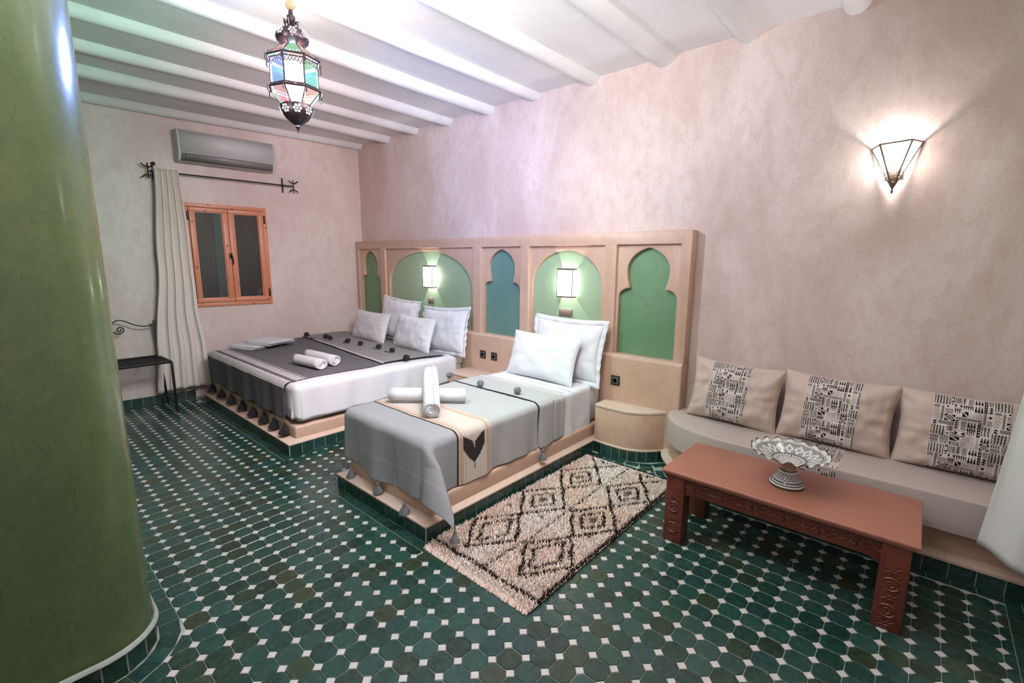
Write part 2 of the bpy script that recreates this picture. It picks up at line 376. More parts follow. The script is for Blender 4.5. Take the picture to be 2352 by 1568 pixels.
# octagon-and-cabochon field, one cell = 10 cm, clipped where it meets the borders
BW = .062
OBST = [(-1.165, -.152, .120, 2.3), (-4.2, -1.962, .115, 2.3), (-1.97, -1.15, 1.86, 2.3), (-.2, .17, 1.95, 2.3), (.80, 2.5, 1.778, 2.3), (PX0-.3, PX1-PR, PY0-.016, PY1+.032), (PX0-.3, PX1+.032, PY0-.016, PY1-PR-BW), (2.34+BW, 2.7, -4, 2.4)]
CIRC = [(PX1-PR, PY1-PR, PR+.032+BW, 1, 1), (.82, 2.2, .415+BW, -1, -1), (.17, 2.19, .235+BW, 1, -1)]
def clip(poly, nx, ny, c):
    out = []
    for i in range(len(poly)):
        p, q = poly[i], poly[(i+1) % len(poly)]; dp = nx*p[0]+ny*p[1]-c; dq = nx*q[0]+ny*q[1]-c
        if dp >= 0: out.append(p)
        if (dp >= 0) != (dq >= 0): s = dp/(dp-dq); out.append((p[0]+(q[0]-p[0])*s, p[1]+(q[1]-p[1])*s))
    return out
def area(poly): return abs(sum(poly[i][0]*poly[(i+1) % len(poly)][1] - poly[(i+1) % len(poly)][0]*poly[i][1] for i in range(len(poly))))/2 if len(poly) > 2 else 0
def fit(poly, cx, cy):
    p = clip(poly, 1, -.08, -4.32 + .0 - .08*2.3 + .012 + BW)          # window wall
    for x0, x1, y0, y1 in OBST:
        x0, x1, y0, y1 = x0-BW, x1+BW, y0-BW, y1+BW
        if len(p) < 3: return []
        if max(q[0] for q in p) <= x0 or min(q[0] for q in p) >= x1 or max(q[1] for q in p) <= y0 or min(q[1] for q in p) >= y1: continue
        ds = [(x0-cx, -1, 0, -x0), (cx-x1, 1, 0, x1), (y0-cy, 0, -1, -y0), (cy-y1, 0, 1, y1)]; d = max(ds)
        p = clip(p, d[1], d[2], d[3] + .0015)
    for ox, oy, r, sx, sy in CIRC:
        dx, dy = cx-ox, cy-oy
        if dx*sx > -.05 and dy*sy > -.05 and len(p) > 2:
            dx, dy = (dx if dx*sx > 0 else 0), (dy if dy*sy > 0 else 0); L = math.hypot(dx, dy)
            if L < r + .1: 
                if L < r - .045: return []
                p = clip(p, dx/L, dy/L, (ox*dx+oy*dy)/L + r + .0015)
    return p if area(p) > 1e-4 else []
octs, cabs = [], []
g = .0015; cut = .0225
R3 = random.Random(11)
for i in range(-50, 25):
    for j in range(-26, 23):
        x, y = .1*i, .1*j; h = .05 - g; k = .05 - cut - g*.4; cx, cy = x+.05, y+.05
        jit = lambda: R3.uniform(-.0007, .0007)
        o8 = [(cx+sx*a+jit(), cy+sy*b+jit()) for sx, sy, a, b in ((1,-1,h,k),(1,1,h,k),(1,1,k,h),(-1,1,k,h),(-1,1,h,k),(-1,-1,h,k),(-1,-1,k,h),(1,-1,k,h))]
        d = cut - g*1.0
        d4 = [(x+d+jit(), y+jit()), (x+jit(), y+d+jit()), (x-d+jit(), y+jit()), (x+jit(), y-d+jit())]
        for lst, poly, c in ((octs, o8, (cx, cy)), (cabs, d4, (x, y))):
            p = fit(poly, *c)
            if p and area(p) > area(poly)*.12: lst.append((p, c))
def inview(c):
    d = Vector((c[0], c[1], 0)) - CAM; z = d.dot(fw)
    if z <= .05: return None
    u, v = 1070.49*d.dot(rt)/z, 1070.49*d.dot(up)/z
    return d.length if abs(u) < 1230 and abs(v) < 840 else None
for nm, lst, mt, hgt in (('floor_tile', octs, M['tile'], 0), ('cabochon', cabs, M['cabochon'], .0002)):
    vis = sorted([(inview(c), k) for k, (p, c) in enumerate(lst) if inview(c) and not (-.12 < c[0] < .62 and .12 < c[1] < 1.8)])
    near = set(k for _, k in vis[:298]); rest = MB(); rest.vc = []
    for k, (p, c) in enumerate(lst):
        z = hgt + R3.uniform(-.0005, .0005); a, gg = rtint()
        b = bevel_poly(p, -.009, z, .0018 if nm == 'floor_tile' else .0010)
        if nm == 'floor_tile':                                # uneven, hand-cut: each tile lies a hair off level
            sx, sy = R3.uniform(-.012, .012), R3.uniform(-.012, .012)
            for v in b.v: v.z += (v.x-c[0])*sx + (v.y-c[1])*sy
        if k in near:
            o = part(nm, settint(b, a, gg), mt, f, smooth=0)
        else:
            rest.add(b.v, b.f); rest.vc += [(a, gg, 0)]*len(b.v)
    part(nm + '_field', rest, mt, f, kind='stuff', smooth=0)
# border rows on the floor, laid along everything built in
border([(-1.165-BW, .12), (-.152+BW, .12)])
border([(-.152, .12), (-.152, 1.93)]); border([(-1.165, 1.86), (-1.165, .12)])
border([(-4.2, .115), (-1.962+BW, .115)]); border([(-1.962, .115), (-1.962, 1.86)])
border([(-.09, 1.95), (.17, 1.955)]); border([(.17, 1.955), (.27, 1.985), (.35, 2.04), (.40, 2.12)]); border([(.78, 1.778), (2.34, 1.778)]); border([(.47, 1.985), (.525, 1.91), (.61, 1.845), (.69, 1.80), (.78, 1.778)])
border([(2.34, -2.4), (2.34, 1.775)]); border([(2.402, -2.4), (2.402, 1.775)], 0, .055)
border([(wx(-1.05)+.012, -1.05), (wx(.115)+.012, .115)], 0)
n = 38; L = (PX1-PR) - (-4.3)
BP = BW + .016
def flat_quad(q):
    a, gg = rtint(); c = (sum(p[0] for p in q)/4, sum(p[1] for p in q)/4)
    q = [(c[0]+(p[0]-c[0])*.965, c[1]+(p[1]-c[1])*.965) for p in q]
    part('border_tile', settint(bevel_poly(q, -.008, R3.uniform(-.0005, .0005)), a, gg), M['tile'], f, smooth=0)
for k in range(n):
    a0, a1 = -4.3 + L*k/n, -4.3 + L*(k+1)/n; y0 = PY1+.016
    flat_quad([(a0, y0), (a1, y0), (a1, y0+BP), (a0, y0+BP)])
qx, qy, r0 = PX1-PR, PY1-PR, PR+.016
for k in range(5):
    a0, a1 = math.radians(90-18*k), math.radians(72-18*k)
    flat_quad([(qx+r0*math.cos(a0), qy+r0*math.sin(a0)), (qx+r0*math.cos(a1), qy+r0*math.sin(a1)), (qx+(r0+BP)*math.cos(a1), qy+(r0+BP)*math.sin(a1)), (qx+(r0+BP)*math.cos(a0), qy+(r0+BP)*math.sin(a0))])
for k in range(4):
    y0 = qy - .09*k; x0 = PX1+.016; flat_quad([(x0, y0-.09), (x0+BP, y0-.09), (x0+BP, y0), (x0, y0)])
# skirtings of walls
cc = round_rect(PX0, PX1, PY0, PY1, PR, 4, .006)[:5]
skirting([(PX1+.006, PY0+PR)] + cc + [(-4.45, PY1+.006)], partition)
skirting([(wx(-1.08), -1.08), (wx(.115), .115)], wall_left)
skirting([(XR-.0, 1.77), (XR-.0, -1.4)], wall_right)

# ------------------------------------------------------------------ window
win = bpy.data.objects.new('window_1', None)
COL.objects.link(win); win['kind'] = 'structure'; win.location = (wx(.6), .6, 1.65)
def WP(y, z, o): return (wx(y) + o, y, z)
def wbox(mb, y0, y1, z0, z1, o0, o1):
    v = [WP(y0,z0,o0), WP(y1,z0,o0), WP(y1,z1,o0), WP(y0,z1,o0), WP(y0,z0,o1), WP(y1,z0,o1), WP(y1,z1,o1), WP(y0,z1,o1)]
    return mb.add(v, [(0,1,2,3)[::-1],(4,5,6,7),(0,1,5,4),(1,2,6,5),(2,3,7,6),(3,0,4,7)])
fr = MB()
for a in ((.185, 1.035, 2.203, 2.243), (.185, 1.035, 1.065, 1.108), (.185, .222, 1.108, 2.203), (1.0, 1.035, 1.108, 2.203)): wbox(fr, *a, -.05, .022)
part('window_frame', fr, M['pine'], win, bevel=.003)
for s, (y0, y1, g0, g1) in enumerate(((.226, .611, .276, .553), (.615, .996, .672, .942))):
    sa = MB()
    for a in ((y0, y1, 2.153, 2.199), (y0, y1, 1.112, 1.160), (y0, g0, 1.160, 2.153), (g1, y1, 1.160, 2.153)): wbox(sa, *a, -.03, .030)
    sh = part('sash', sa, M['pine'], win, bevel=.004)
    part('pane', wbox(MB(), g0-.004, g1+.004, 1.156, 2.157, .000, .004), M['glass'], sh, smooth=0)
    bd = MB()
    for a in ((g0, g1, 2.145, 2.153), (g0, g1, 1.160, 1.168), (g0, g0+.008, 1.160, 2.153), (g1-.008, g1, 1.160, 2.153)): wbox(bd, *a, .004, .016)
    part('glazing_bead', bd, M['pine'], sh, smooth=0)
    hy = .213 if s == 0 else 1.004
    for z in (2.055, 1.165): part('hinge', wbox(MB(), hy-.011, hy+.011, z, z+.095, .022, .034), M['iron'], sh, label='black iron hinge', bevel=.002)
hd = wbox(MB(), .588, .622, 1.628, 1.688, .030, .038); hd.tube([WP(.605, 1.66, .036), WP(.605, 1.66, .062), WP(.606, 1.655, .068), WP(.614, 1.62, .068), WP(.616, 1.555, .062)], [.008, .008, .009, .008, .006], 8)
part('handle', hd, M['iron'], win, label='black iron espagnolette handle', bevel=0)
# ================================================================== BUILT-IN MASONRY
def plate(name, outline, y0, y1, mat, parent, holes=(), label=None, bevel=.005):
    """vertical slab in the xz plane between y0 (front) and y1, with holes"""
    loops = [outline] + list(holes); flat = [p for l in loops for p in l]
    tris = tessellate_polygon([[Vector((p[0], p[1], 0)) for p in l] for l in loops]); mb = MB(); n = len(flat)
    fr = []
    for t in tris:
        a, b, c = [flat[i] for i in t]
        cw = (b[0]-a[0])*(c[1]-a[1]) - (b[1]-a[1])*(c[0]-a[0]) < 0
        fr.append(tuple(t[::-1]) if cw else tuple(t))
    v = [(p[0], y0, p[1]) for p in flat] + [(p[0], y1, p[1]) for p in flat]
    fs = list(fr) + [tuple(i+n for i in q[::-1]) for q in fr]; k = 0
    for li, l in enumerate(loops):
        m = len(l); ccw = sum(l[i][0]*l[(i+1) % m][1]-l[(i+1) % m][0]*l[i][1] for i in range(m)) > 0
        for i in range(m):
            a, b = k+i, k+(i+1) % m; q = (a, a+n, b+n, b)
            fs.append(q if ccw == (li == 0) else q[::-1])
        k += m
    mb.add(v, fs)
    return part(name, mb, mat, parent, label=label, bevel=bevel, seg=2, smooth=50)
hb = thing('headboard', 'long peach plaster headboard with five arched green niches behind both beds', 'headboard', (-1.9, 2.2, 0))
HX0, HX1, HZ = -4.315, .498, 1.877
N = [(-4.25, -3.71), (-3.598, -1.905), (-1.78, -1.218), (-1.108, -.256), (-.14, .415)]
ZB, ZT = .84, 1.772
plate('frame', [(HX0, .80), (HX1, .80), (HX1, HZ), (HX0, HZ)], 2.19, 2.298, M['masonry'], hb, holes=[[(a, ZB), (b, ZB), (b, ZT), (a, ZT)] for a, b in N], bevel=.007)
part('lower_panel', MB().box(HX0, HX1+.002, 2.155, 2.298, 0, .828), M['masonry'], hb, bevel=.014, seg=3)
part('sill', MB().box(HX0, HX1, 2.165, 2.20, .80, .838), M['ledge'], hb, bevel=.006)
def arch(a, zs, zt, n=28): return [(a*math.cos(PI*k/n), zs + (zt-zs)*math.sin(PI*k/n)) for k in range(n+1)]
def keyhole(w=.257, nk=.158, b=.186, zsh=1.338, zn=1.412, zb=1.56, zt=1.748):
    r = [(w, zsh - .02), (w, zsh)]
    for k in range(1, 8): t = PI/2*k/7; r.append((nk + (w-nk)*math.cos(t), zsh + (zn-zsh)*math.sin(t)))
    for k in range(1, 9): t = k/8; r.append((nk + (b-nk)*math.sin(t*PI/2), zn + .004 + (zb-zn-.004)*t))
    for k in range(1, 12):                                   # pointed horseshoe top
        t = k/11; x = b*math.cos(t*PI/2)**.92 if k < 11 else 0; r.append((x, zb + (zt-zb)*(math.sin(t*PI/2)**1.0*.86 + .14*t**3)))
    return r + [(-x, z) for x, z in r[-2::-1]]
cols = [M['green_d'], M['green_lit'], M['teal'], M['green_lit'], M['green_d']]
shapes = [keyhole(.235, .15, .172), arch(.797, 1.34, 1.741), keyhole(.256, .165, .184), arch(.398, 1.40, 1.733), keyhole()]
cen = [-4.0, -2.752, -1.50, -.686, .138]
lab = ['deep green niche nearest the window wall', 'wide lamplit green niche over the double bed', 'blue-green niche between the beds', 'light green niche over the single bed', 'deep green niche nearest the sofa']
for k, ((a, b), sh, c) in enumerate(zip(N, shapes, cen)):
    s2 = [(c+x, z) for x, z in sh]; s2 = [(s2[0][0], ZB-.01)] + s2 + [(s2[-1][0], ZB-.01)]
    s2 = [(min(max(x, a+.012), b-.012), z) for x, z in s2]
    plate('arch_panel', [(a-.01, ZT+.01), (a-.01, ZB-.01)] + s2[::-1] + [(b+.01, ZB-.01), (b+.01, ZT+.01)], 2.222, 2.262, M['masonry'], hb, bevel=.003)
    part('niche_back', MB().box(a-.01, b+.01, 2.262, 2.296, ZB-.02, ZT+.01), cols[k], hb, label=lab[k], smooth=0)

def platform(name, label, x0, x1, y0, y1, inset, group, faces):
    t = thing(name, label, 'bed base', ((x0+x1)/2, y0, 0), group)
    core = MB(); g = inset
    core.prism([(x0+.001, y0+.001), (x1-.001, y0+.001), (x1-.001, y1), (x0+.001, y1)], 0, .09); part('plinth', core, M['grout'], t, smooth=0)
    led = MB()                                              # sloping plaster ledge above the tiles
    a = [(x0-.009, y0-.009), (x1+.009, y0-.009), (x1+.009, y1), (x0-.009, y1)]; b = [(x0+g, y0+g), (x1-g*.55, y0+g), (x1-g*.55, y1), (x0+g, y1)]
    led.v = [Vector((*p, .09)) for p in a] + [Vector((*p, .103)) for p in a] + [Vector((*p, .118)) for p in b]
    led.f = [(3,2,1,0)] + [(k*4+i, k*4+(i+1) % 4, (k+1)*4+(i+1) % 4, (k+1)*4+i) for k in range(2) for i in range(4)] + [(8,9,10,11)]
    part('ledge', led, M['ledge'], t, bevel=.003)
    part('body', MB().box(x0+g, x1-g*.55, y0+g, y1, .105, .225), M['masonry'], t, bevel=.022, seg=4)
    for p in faces: skirting(p, t)
    return t
platform('bed_platform', 'low peach masonry base with green tile skirting under the single bed', -1.165, -.152, .128, 2.15, .065, 'masonry bed bases',
         [[(-1.165, .128), (-.152, .128)], [(-.152, .128), (-.152, 1.945)], [(-1.165, 1.86), (-1.165, .128)]])
platform('bed_platform', 'wide peach masonry base with green tile skirting under the double bed', -4.13, -1.962, .123, 2.15, .075, 'masonry bed bases',
         [[(-4.13, .123), (-1.962, .123)], [(-1.962, .123), (-1.962, 1.87)], [(-4.13, 2.1), (-4.13, .123)]])
# nightstands
def smooth_path(pts, n=6):
    out = []; P = [Vector((*p, 0)) for p in pts]
    for i in range(len(P)-1):
        p0, p1, p2, p3 = P[max(i-1, 0)], P[i], P[i+1], P[min(i+2, len(P)-1)]
        for k in range(n):
            t = k/n; q = .5*((2*p1) + (p2-p0)*t + (2*p0-5*p1+4*p2-p3)*t*t + (3*p1-p0-3*p2+p3)*t**3); out.append((q.x, q.y))
    return out + [tuple(P[-1][:2])]
def nightstand(label, front, z, x0, x1):
    t = thing('nightstand', label, 'nightstand', ((x0+x1)/2, front[0][1], 0), 'masonry nightstands')
    p = smooth_path(front); poly = p + [(x1, 2.17), (x0, 2.17)]
    part('body', MB().prism(poly, .09, z-.012), M['masonry'], t, bevel=.004)
    tp = [(x, y-.006) for x, y in p] + [(x1+.004, 2.17), (x0, 2.17)]
    part('top', MB().prism(tp, z-.03, z), M['ledge'], t, bevel=.010, seg=3)
    lp = [(x, y-.011) for x, y in p] + [(x1, 2.17), (x0, 2.17)]
    part('lip', MB().prism(lp, .088, .106), M['ledge'], t, bevel=.005)
    skirting(smooth_path(front, 2), t, tw=.075)
    return t
nightstand('rounded peach masonry nightstand between the single bed and the sofa', [(-.152, 1.965), (.03, 1.955), (.17, 1.968), (.30, 2.04), (.40, 2.16)], .43, -.152, .41)
nightstand('square peach masonry nightstand in the gap between the two beds', [(-1.96, 1.87), (-1.76, 1.868), (-1.4, 1.868), (-1.165, 1.87)], .43, -1.96, -1.165)
# sofa bench
sb = thing('sofa_bench', 'curved peach masonry bench with dark green tile skirting under the sofa seat', 'bench', (1.4, 1.78, 0))
front = smooth_path([(.385, 2.28), (.40, 2.13), (.48, 1.985), (.61, 1.86), (.78, 1.795), (1.0, 1.775), (1.5, 1.775), (2.452, 1.782)])
def off(path, d):
    o = []
    for i, p in enumerate(path):
        a, b = Vector(path[max(i-1, 0)]), Vector(path[min(i+1, len(path)-1)]); t = (b-a).normalized(); o.append((p[0] - t.y*d, p[1] + t.x*d))
    return o
bk = [(2.452, 2.294), (.45, 2.294)]
part('plinth', MB().prism(off(front, .004) + bk, 0, .09), M['grout'], sb, smooth=0)
le = MB(); a, b = off(front, -.010), off(front, .045); n = len(a)
le.v = [Vector((*p, .09)) for p in a] + [Vector((*p, .104)) for p in a] + [Vector((*p, .125)) for p in b]
le.f = [(k*n+i, k*n+i+1, (k+1)*n+i+1, (k+1)*n+i) for k in range(2) for i in range(n-1)]
part('ledge', le, M['ledge'], sb, solid=0)
part('body', MB().prism(off(front, .044) + bk, .10, .262), M['masonry'], sb, bevel=.012, seg=3)
skirting([(.78, 1.795), (1.0, 1.775), (1.5, 1.775), (2.445, 1.782)], sb)
skirting(smooth_path([(.40, 2.13), (.48, 1.985), (.61, 1.86), (.78, 1.795)], 2), sb, tw=.07)
# sockets and switches on the headboard
def socket(label, x, z):
    t = thing('wall_socket', label, 'socket', (x, 2.155, z), 'brown wall sockets'); w = .043
    part('plate', MB().box(x-w, x+w, 2.146, 2.156, z-w, z+w), M['bronze_plate'], t, bevel=.004)
    part('face', MB().box(x-.030, x+.030, 2.143, 2.150, z-.030, z+.030), M['bronze_face'], t, bevel=.003)
    m = MB().lathe([(.020, 0), (.020, .003), (.016, .003), (.016, -.002), (0, -.002)], 20); m.xf(Matrix.Translation((x, 2.143, z)) @ Matrix.Rotation(PI/2, 4, 'X')); part('well', m, M['dark'], t)
socket('brown socket between the beds, nearer the double bed', -1.708, .612)
socket('brown socket between the beds, nearer the single bed', -1.538, .612)
socket('single brown socket above the rounded nightstand', -.072, .610)
def switch(label, x, z, w, n):
    t = thing('light_switch', label, 'switch', (x, 2.262, z), 'taupe light switches')
    part('plate', MB().box(x-w/2, x+w/2, 2.249, 2.263, z-.033, z+.033), M['switch'], t, bevel=.003)
    for k in range(n):
        a = x - w/2 + .008 + (w-.016)*k/n; m = MB().box(a+.002, a+(w-.016)/n-.002, 2.244, 2.251, z-.024, z+.024); part('rocker', m, M['switch'], t, bevel=.002)
switch('small taupe switch under the lamp over the double bed', -2.718, 1.135, .10, 1)
switch('wide taupe double switch under the lamp over the single bed', -.693, 1.148, .152, 2)
# ================================================================== BEDS
def gd(d, rr):
    if d <= 0: return d, 0.0
    q = rr*PI/2
    return (rr*math.sin(d/rr), rr*(1-math.cos(d/rr))) if d < q else (rr, rr + d - q)
def drape(xr, yf, top, rr, flare=.35, ruf=.010, ph=0.0, zmin=.12, tuck=False, shrink=0.0, swing=1.0):
    """cloth over a box corner: a = distance past the right edge, b = distance past the front edge (negative on top)"""
    def F(a, b):
        if a > 0 and b > 0:
            w = math.atan2(b, a); r = max(a, b) if tuck else math.hypot(a, b)*(1 - shrink*math.sin(2*w)); o, dn = gd(r, rr); k = max(0, r - rr)
            if tuck: dn -= .05*math.sin(2*w)*k
            else: o += flare*k*math.sin(2*w)**1.1 + ruf*3*k*math.sin(w*8+ph)
            t = min(1, k/.12); w2 = w*(1-t) + t*PI/2*(w/(PI/2))**swing; x, y = xr + o*math.cos(w2), yf - o*math.sin(w2)
        elif a > 0:
            o, dn = gd(a, rr); k = max(0, a-rr); o += ruf*k*6*(math.sin(b*17+ph) + .6*math.sin(b*31+1+ph)) + ruf*k*2; x, y = xr + o, yf - b
        elif b > 0:
            o, dn = gd(b, rr); k = max(0, b-rr); o += ruf*k*6*(math.sin(a*15+ph*2) + .6*math.sin(a*27+2)) + ruf*k*2; x, y = xr + a, yf - o
        else: x, y, dn = xr + a, yf - b, 0.0
        z = top - dn
        if dn == 0: z += .0035*nz(x*5, y*5, ph) + .002*nz(x*17, y*9, ph)
        return (x, y, max(z, zmin))
    return F
def pompom(name, c, r, mat, parent, squash=.85):
    mb = MB(); rng = random.Random(int(c[0]*1e4)); c = Vector(c)
    mb.lathe([(r*.72*math.sin(PI*k/6), -r*.72*squash*math.cos(PI*k/6)) for k in range(7)], 10, c)
    for k in range(170):
        d = Vector((rng.gauss(0, 1), rng.gauss(0, 1), rng.gauss(0, 1))).normalized(); d.z *= squash
        a = d.orthogonal().normalized(); b = d.cross(a); w = r*.085; p = c + d*r*.55; q = c + d*r*rng.uniform(.88, 1.12)
        mb.add([p + a*w, p - a*w*.5 + b*w, p - a*w*.5 - b*w, q], [(0, 1, 3), (1, 2, 3), (2, 0, 3)])
    return part(name, mb, mat, parent, smooth=0)
def tassel(c, h, r, mat, parent, lean=0.0):
    """knotted skirt of yarn hanging from the hem: cord, wrapped head, flared skirt"""
    mb = MB(); c = Vector(c); rng = random.Random(int(c[0]*1e4)+5)
    mb.tube([c + Vector((0, 0, .012)), c + Vector((.001, 0, -h*.16))], .0035, 6)
    mb.lathe([(.004, 0), (r*.30, -h*.10), (r*.34, -h*.2), (r*.26, -h*.32), (r*.30, -h*.36), (r*.85, -h*.85), (r*.9, -h*.95), (0, -h)], 14, c + Vector((0, 0, -h*.1)))
    for k in range(60):
        w = 2*PI*k/60; u = Vector((math.cos(w), math.sin(w), 0)); s = rng.uniform(.85, 1.12)
        mb.tube([c + u*r*.26 + Vector((0, 0, -h*.40)), c + u*r*.62*s + Vector((0, 0, -h*.72)), c + u*r*s + Vector((lean*.2, 0, -h*rng.uniform(.98, 1.12)))], [r*.06, r*.08, r*.05], 3, caps=False)
    return part('tassel', mb, mat, parent, smooth=0)

# ---- double bed
db = thing('mattress', 'thick double mattress in a white fitted sheet on the wide base', 'mattress', (-3.2, .25, .225))
part('cover', MB().prism([(-4.115, .24), (-2.035, .24), (-2.035, 2.150), (-4.31, 2.150), (-4.315, 1.5), (-4.26, 1.0)], .232, .574), M['sheet'], db, bevel=.045, seg=4)
sh = thing('bed_sheet', 'white flat sheet hanging down the open side of the double bed', 'sheet', (-2.03, .24, .58))
F = drape(-2.05, .262, .5795, .05, .25, .006, .7, .235, True)
us = lin(-1.2, 0, 14) + lin(0, .09, 6)[1:] + lin(.09, .34, 12)[1:]; vs = lin(-1.76, 0, 70) + lin(0, .09, 6)[1:] + lin(.09, .33, 12)[1:]
def Fs(a, b):
    p = F(a, b); k = max(0, a/.34) if b <= 0 else 0
    return (p[0] + .010*k*nz(p[1]*7, p[2]*4), p[1], p[2] + (.05*k*max(0, -b-.35)*.35 if a > .08 else 0))
part('cloth', MB().grid(Fs, us, vs), M['sheet'], sh, solid=.003, smooth=80)
part('tucked_corner', MB().box(-2.10, -2.018, 2.0, 2.14, .47, .582), M['sheet'], sh, bevel=.02, seg=3)

# woven colours ------------------------------------------------------
def mixc(a, b, t): return tuple(x + (y-x)*t for x, y in zip(a, b))
CH = (.115, .113, .125); CH2 = (.075, .073, .08); WHT = (.74, .72, .70); LG = (.36, .35, .35)
def throw_col(x, s):
    """s = distance up from the front hem"""
    n = .5 + .5*nz(x*60, s*300); c = mixc(CH, LG, .16*n)
    def near(c0, w): return abs(s - c0) < w/2
    if .275 < s < .515:
        c = mixc(CH2, CH, n)
        for c0 in (.283, .352, .412, .505):
            if near(c0, .0125 if c0 in (.283, .505) else .006): return mixc(WHT, LG, .15*n)
        if .295 < s < .349 or .418 < s < .480:
            ph = (x*55 + s*24) % 1.0
            c = mixc(WHT, LG, .25) if ph < .62 else CH
            if .295 < s < .303 or .473 < s < .480: c = mixc(WHT, LG, .3)
        if .356 < s < .408 and (math.floor(x*120) + math.floor(s*120)) % 2 == 0: c = mixc(CH2, LG, .28)
    elif (x*7 + .3*nz(s*2, x)) % 1.0 < .035 and s < .5: c = mixc(c, (.06, .06, .065), .35)
    return c
th = thing('bedspread', 'charcoal striped woven bedspread with tassels across the double bed', 'bedspread', (-3.1, .2, .58))
dF = drape(-2.05, .238, .590, .052, .2, .007, 2.1, .2)
XL = lambda y: -4.125 if y < .3 else (-4.125 - .22*min(1, (y-.3)/1.0))
nx = 560
vs = [-(1.42 - i*.0085) for i in range(int(1.42/.0085))] + lin(0, .35, 92)
tm = MB(); hem = .35; ROW = []
NXc = 420
tm.vc = []
for b in vs:
    for i in range(NXc):
        t = i/(NXc-1); y = .238 - b; xl = XL(max(y, .238)); xr_ = -2.135 + (.05*nz(b*2, 3) - .05*max(0, -b) if b < 0 else 0)
        x = xl + (xr_ - xl)*t; p = dF(x + 2.05, b); p = (p[0], p[1] - (.010 if b > 0 else 0), p[2] + .002*math.sin(x*6)*(b > .2))
        tm.v.append(Vector(p)); tm.vc.append(throw_col(x, hem - b))
nvv = len(vs); tm.f = [(j*NXc+i, j*NXc+i+1, (j+1)*NXc+i+1, (j+1)*NXc+i) for j in range(nvv-1) for i in range(NXc-1)]
part('cloth', tm, M['throw'], th, smooth=80, solid=.004)
# folded-back end nearer the pillows, lying on top with its pompom fringe
fl = MB(); fl.vc = []; NXf, NYf = 150, 60
def foldpt(t, q):
    y = 1.30 + q*(.62) + .05*(1-t) - .10*t*(1-q)*0; xl = -4.355; xrr = -2.06 - .02*math.sin(q*5) - .10*(1-q)
    x = xl + (xrr-xl)*t; y += .02*math.sin(t*4+1) - .12*t*(1-q)
    return (x, y, .6015 + .004*nz(x*4, y*4) + (.004 if q > .03 else -.002))
for j in range(NYf):
    for i in range(NXf):
        p = foldpt(i/(NXf-1), j/(NYf-1)); q = j/(NYf-1); fl.v.append(Vector(p)); n = .5+.5*nz(p[0]*60, p[1]*200)
        c = mixc((.24, .235, .235), (.30, .29, .285), n)
        if q < .012: c = (.03, .03, .035)
        elif q < .05: c = (.50, .49, .48)
        fl.vc.append(c)
fl.f = [(j*NXf+i, j*NXf+i+1, (j+1)*NXf+i+1, (j+1)*NXf+i) for j in range(NYf-1) for i in range(NXf-1)]
part('folded_end', fl, M['throw'], th, smooth=80, solid=.004, label='lighter grey folded-back end near the pillows')
for x, y, r in ((-4.20, 1.35, .042), (-3.89, 1.46, .042), (-3.76, 1.45, .036), (-3.39, 1.485, .040), (-3.13, 1.50, .038), (-2.78, 1.53, .040), (-2.50, 1.52, .038), (-2.115, 1.43, .043)):
    pompom('pompom', (x, y, .612 + r*.8 - (.02 if x > -2.2 else 0)), r, M['yarn'], th)
for x, z in ((-4.05, .243), (-3.75, .243), (-3.44, .243), (-3.14, .243), (-2.87, .243), (-2.60, .243), (-2.37, .243), (-2.15, .243)):
    tassel((x, .172, z), .098, .052, M['yarn'], th)
for x0, x1, y in ((-4.16, -3.98, 1.37), (-3.45, -3.52, 1.49), (-2.84, -2.92, 1.53), (-2.56, -2.66, 1.52)): part('cord', MB().tube([(x0, y, .611), ((x0+x1)/2, y-.02, .611), (x1, y+.02, .611)], .005, 6), M['yarn'], th)

# ---- single bed
sm = thing('mattress', 'narrow mattress in a white fitted sheet on the single bed base', 'mattress', (-.66, .25, .225))
part('cover', MB().box(-1.125, -.215, .212, 2.150, .228, .570), M['sheet'], sm, bevel=.045, seg=4)
ss = thing('bed_sheet', 'white flat sheet with a raised hem over the single bed below its pillows', 'sheet', (-.2, 1.8, .58))
F1 = drape(-.250, .252, .5755, .040, .25, .004, .3, .165, True)
def Fs1(a, b):
    p = F1(a, b); k = max(0, a-.06)
    return (p[0] + .035*k*nz(p[1]*9, p[2]*5, 2)*(1 if p[1] > 1.6 else .35) - (.012 if p[1] < 1.55 else 0)*min(1, k*9), p[1], p[2] + (.02*k*nz(p[1]*6)))
us = lin(-.865, 0, 24) + lin(0, .08, 6)[1:] + lin(.08, .415, 22)[1:]; vs = lin(-1.725, 0, 130) + lin(0, .08, 6)[1:] + lin(.08, .14, 5)[1:]
part('cloth', MB().grid(Fs1, us, vs), M['sheet'], ss, solid=.003, smooth=80)
hm = MB()
for y, h in ((1.70, .004), (1.62, .003)):
    hm.tube([(x, y + .01*math.sin(x*7), .5795 + .001*math.sin(x*20)) for x in lin(-1.10, -.23, 20)], h, 6)
part('raised_hem', hm, M['sheet'], ss)
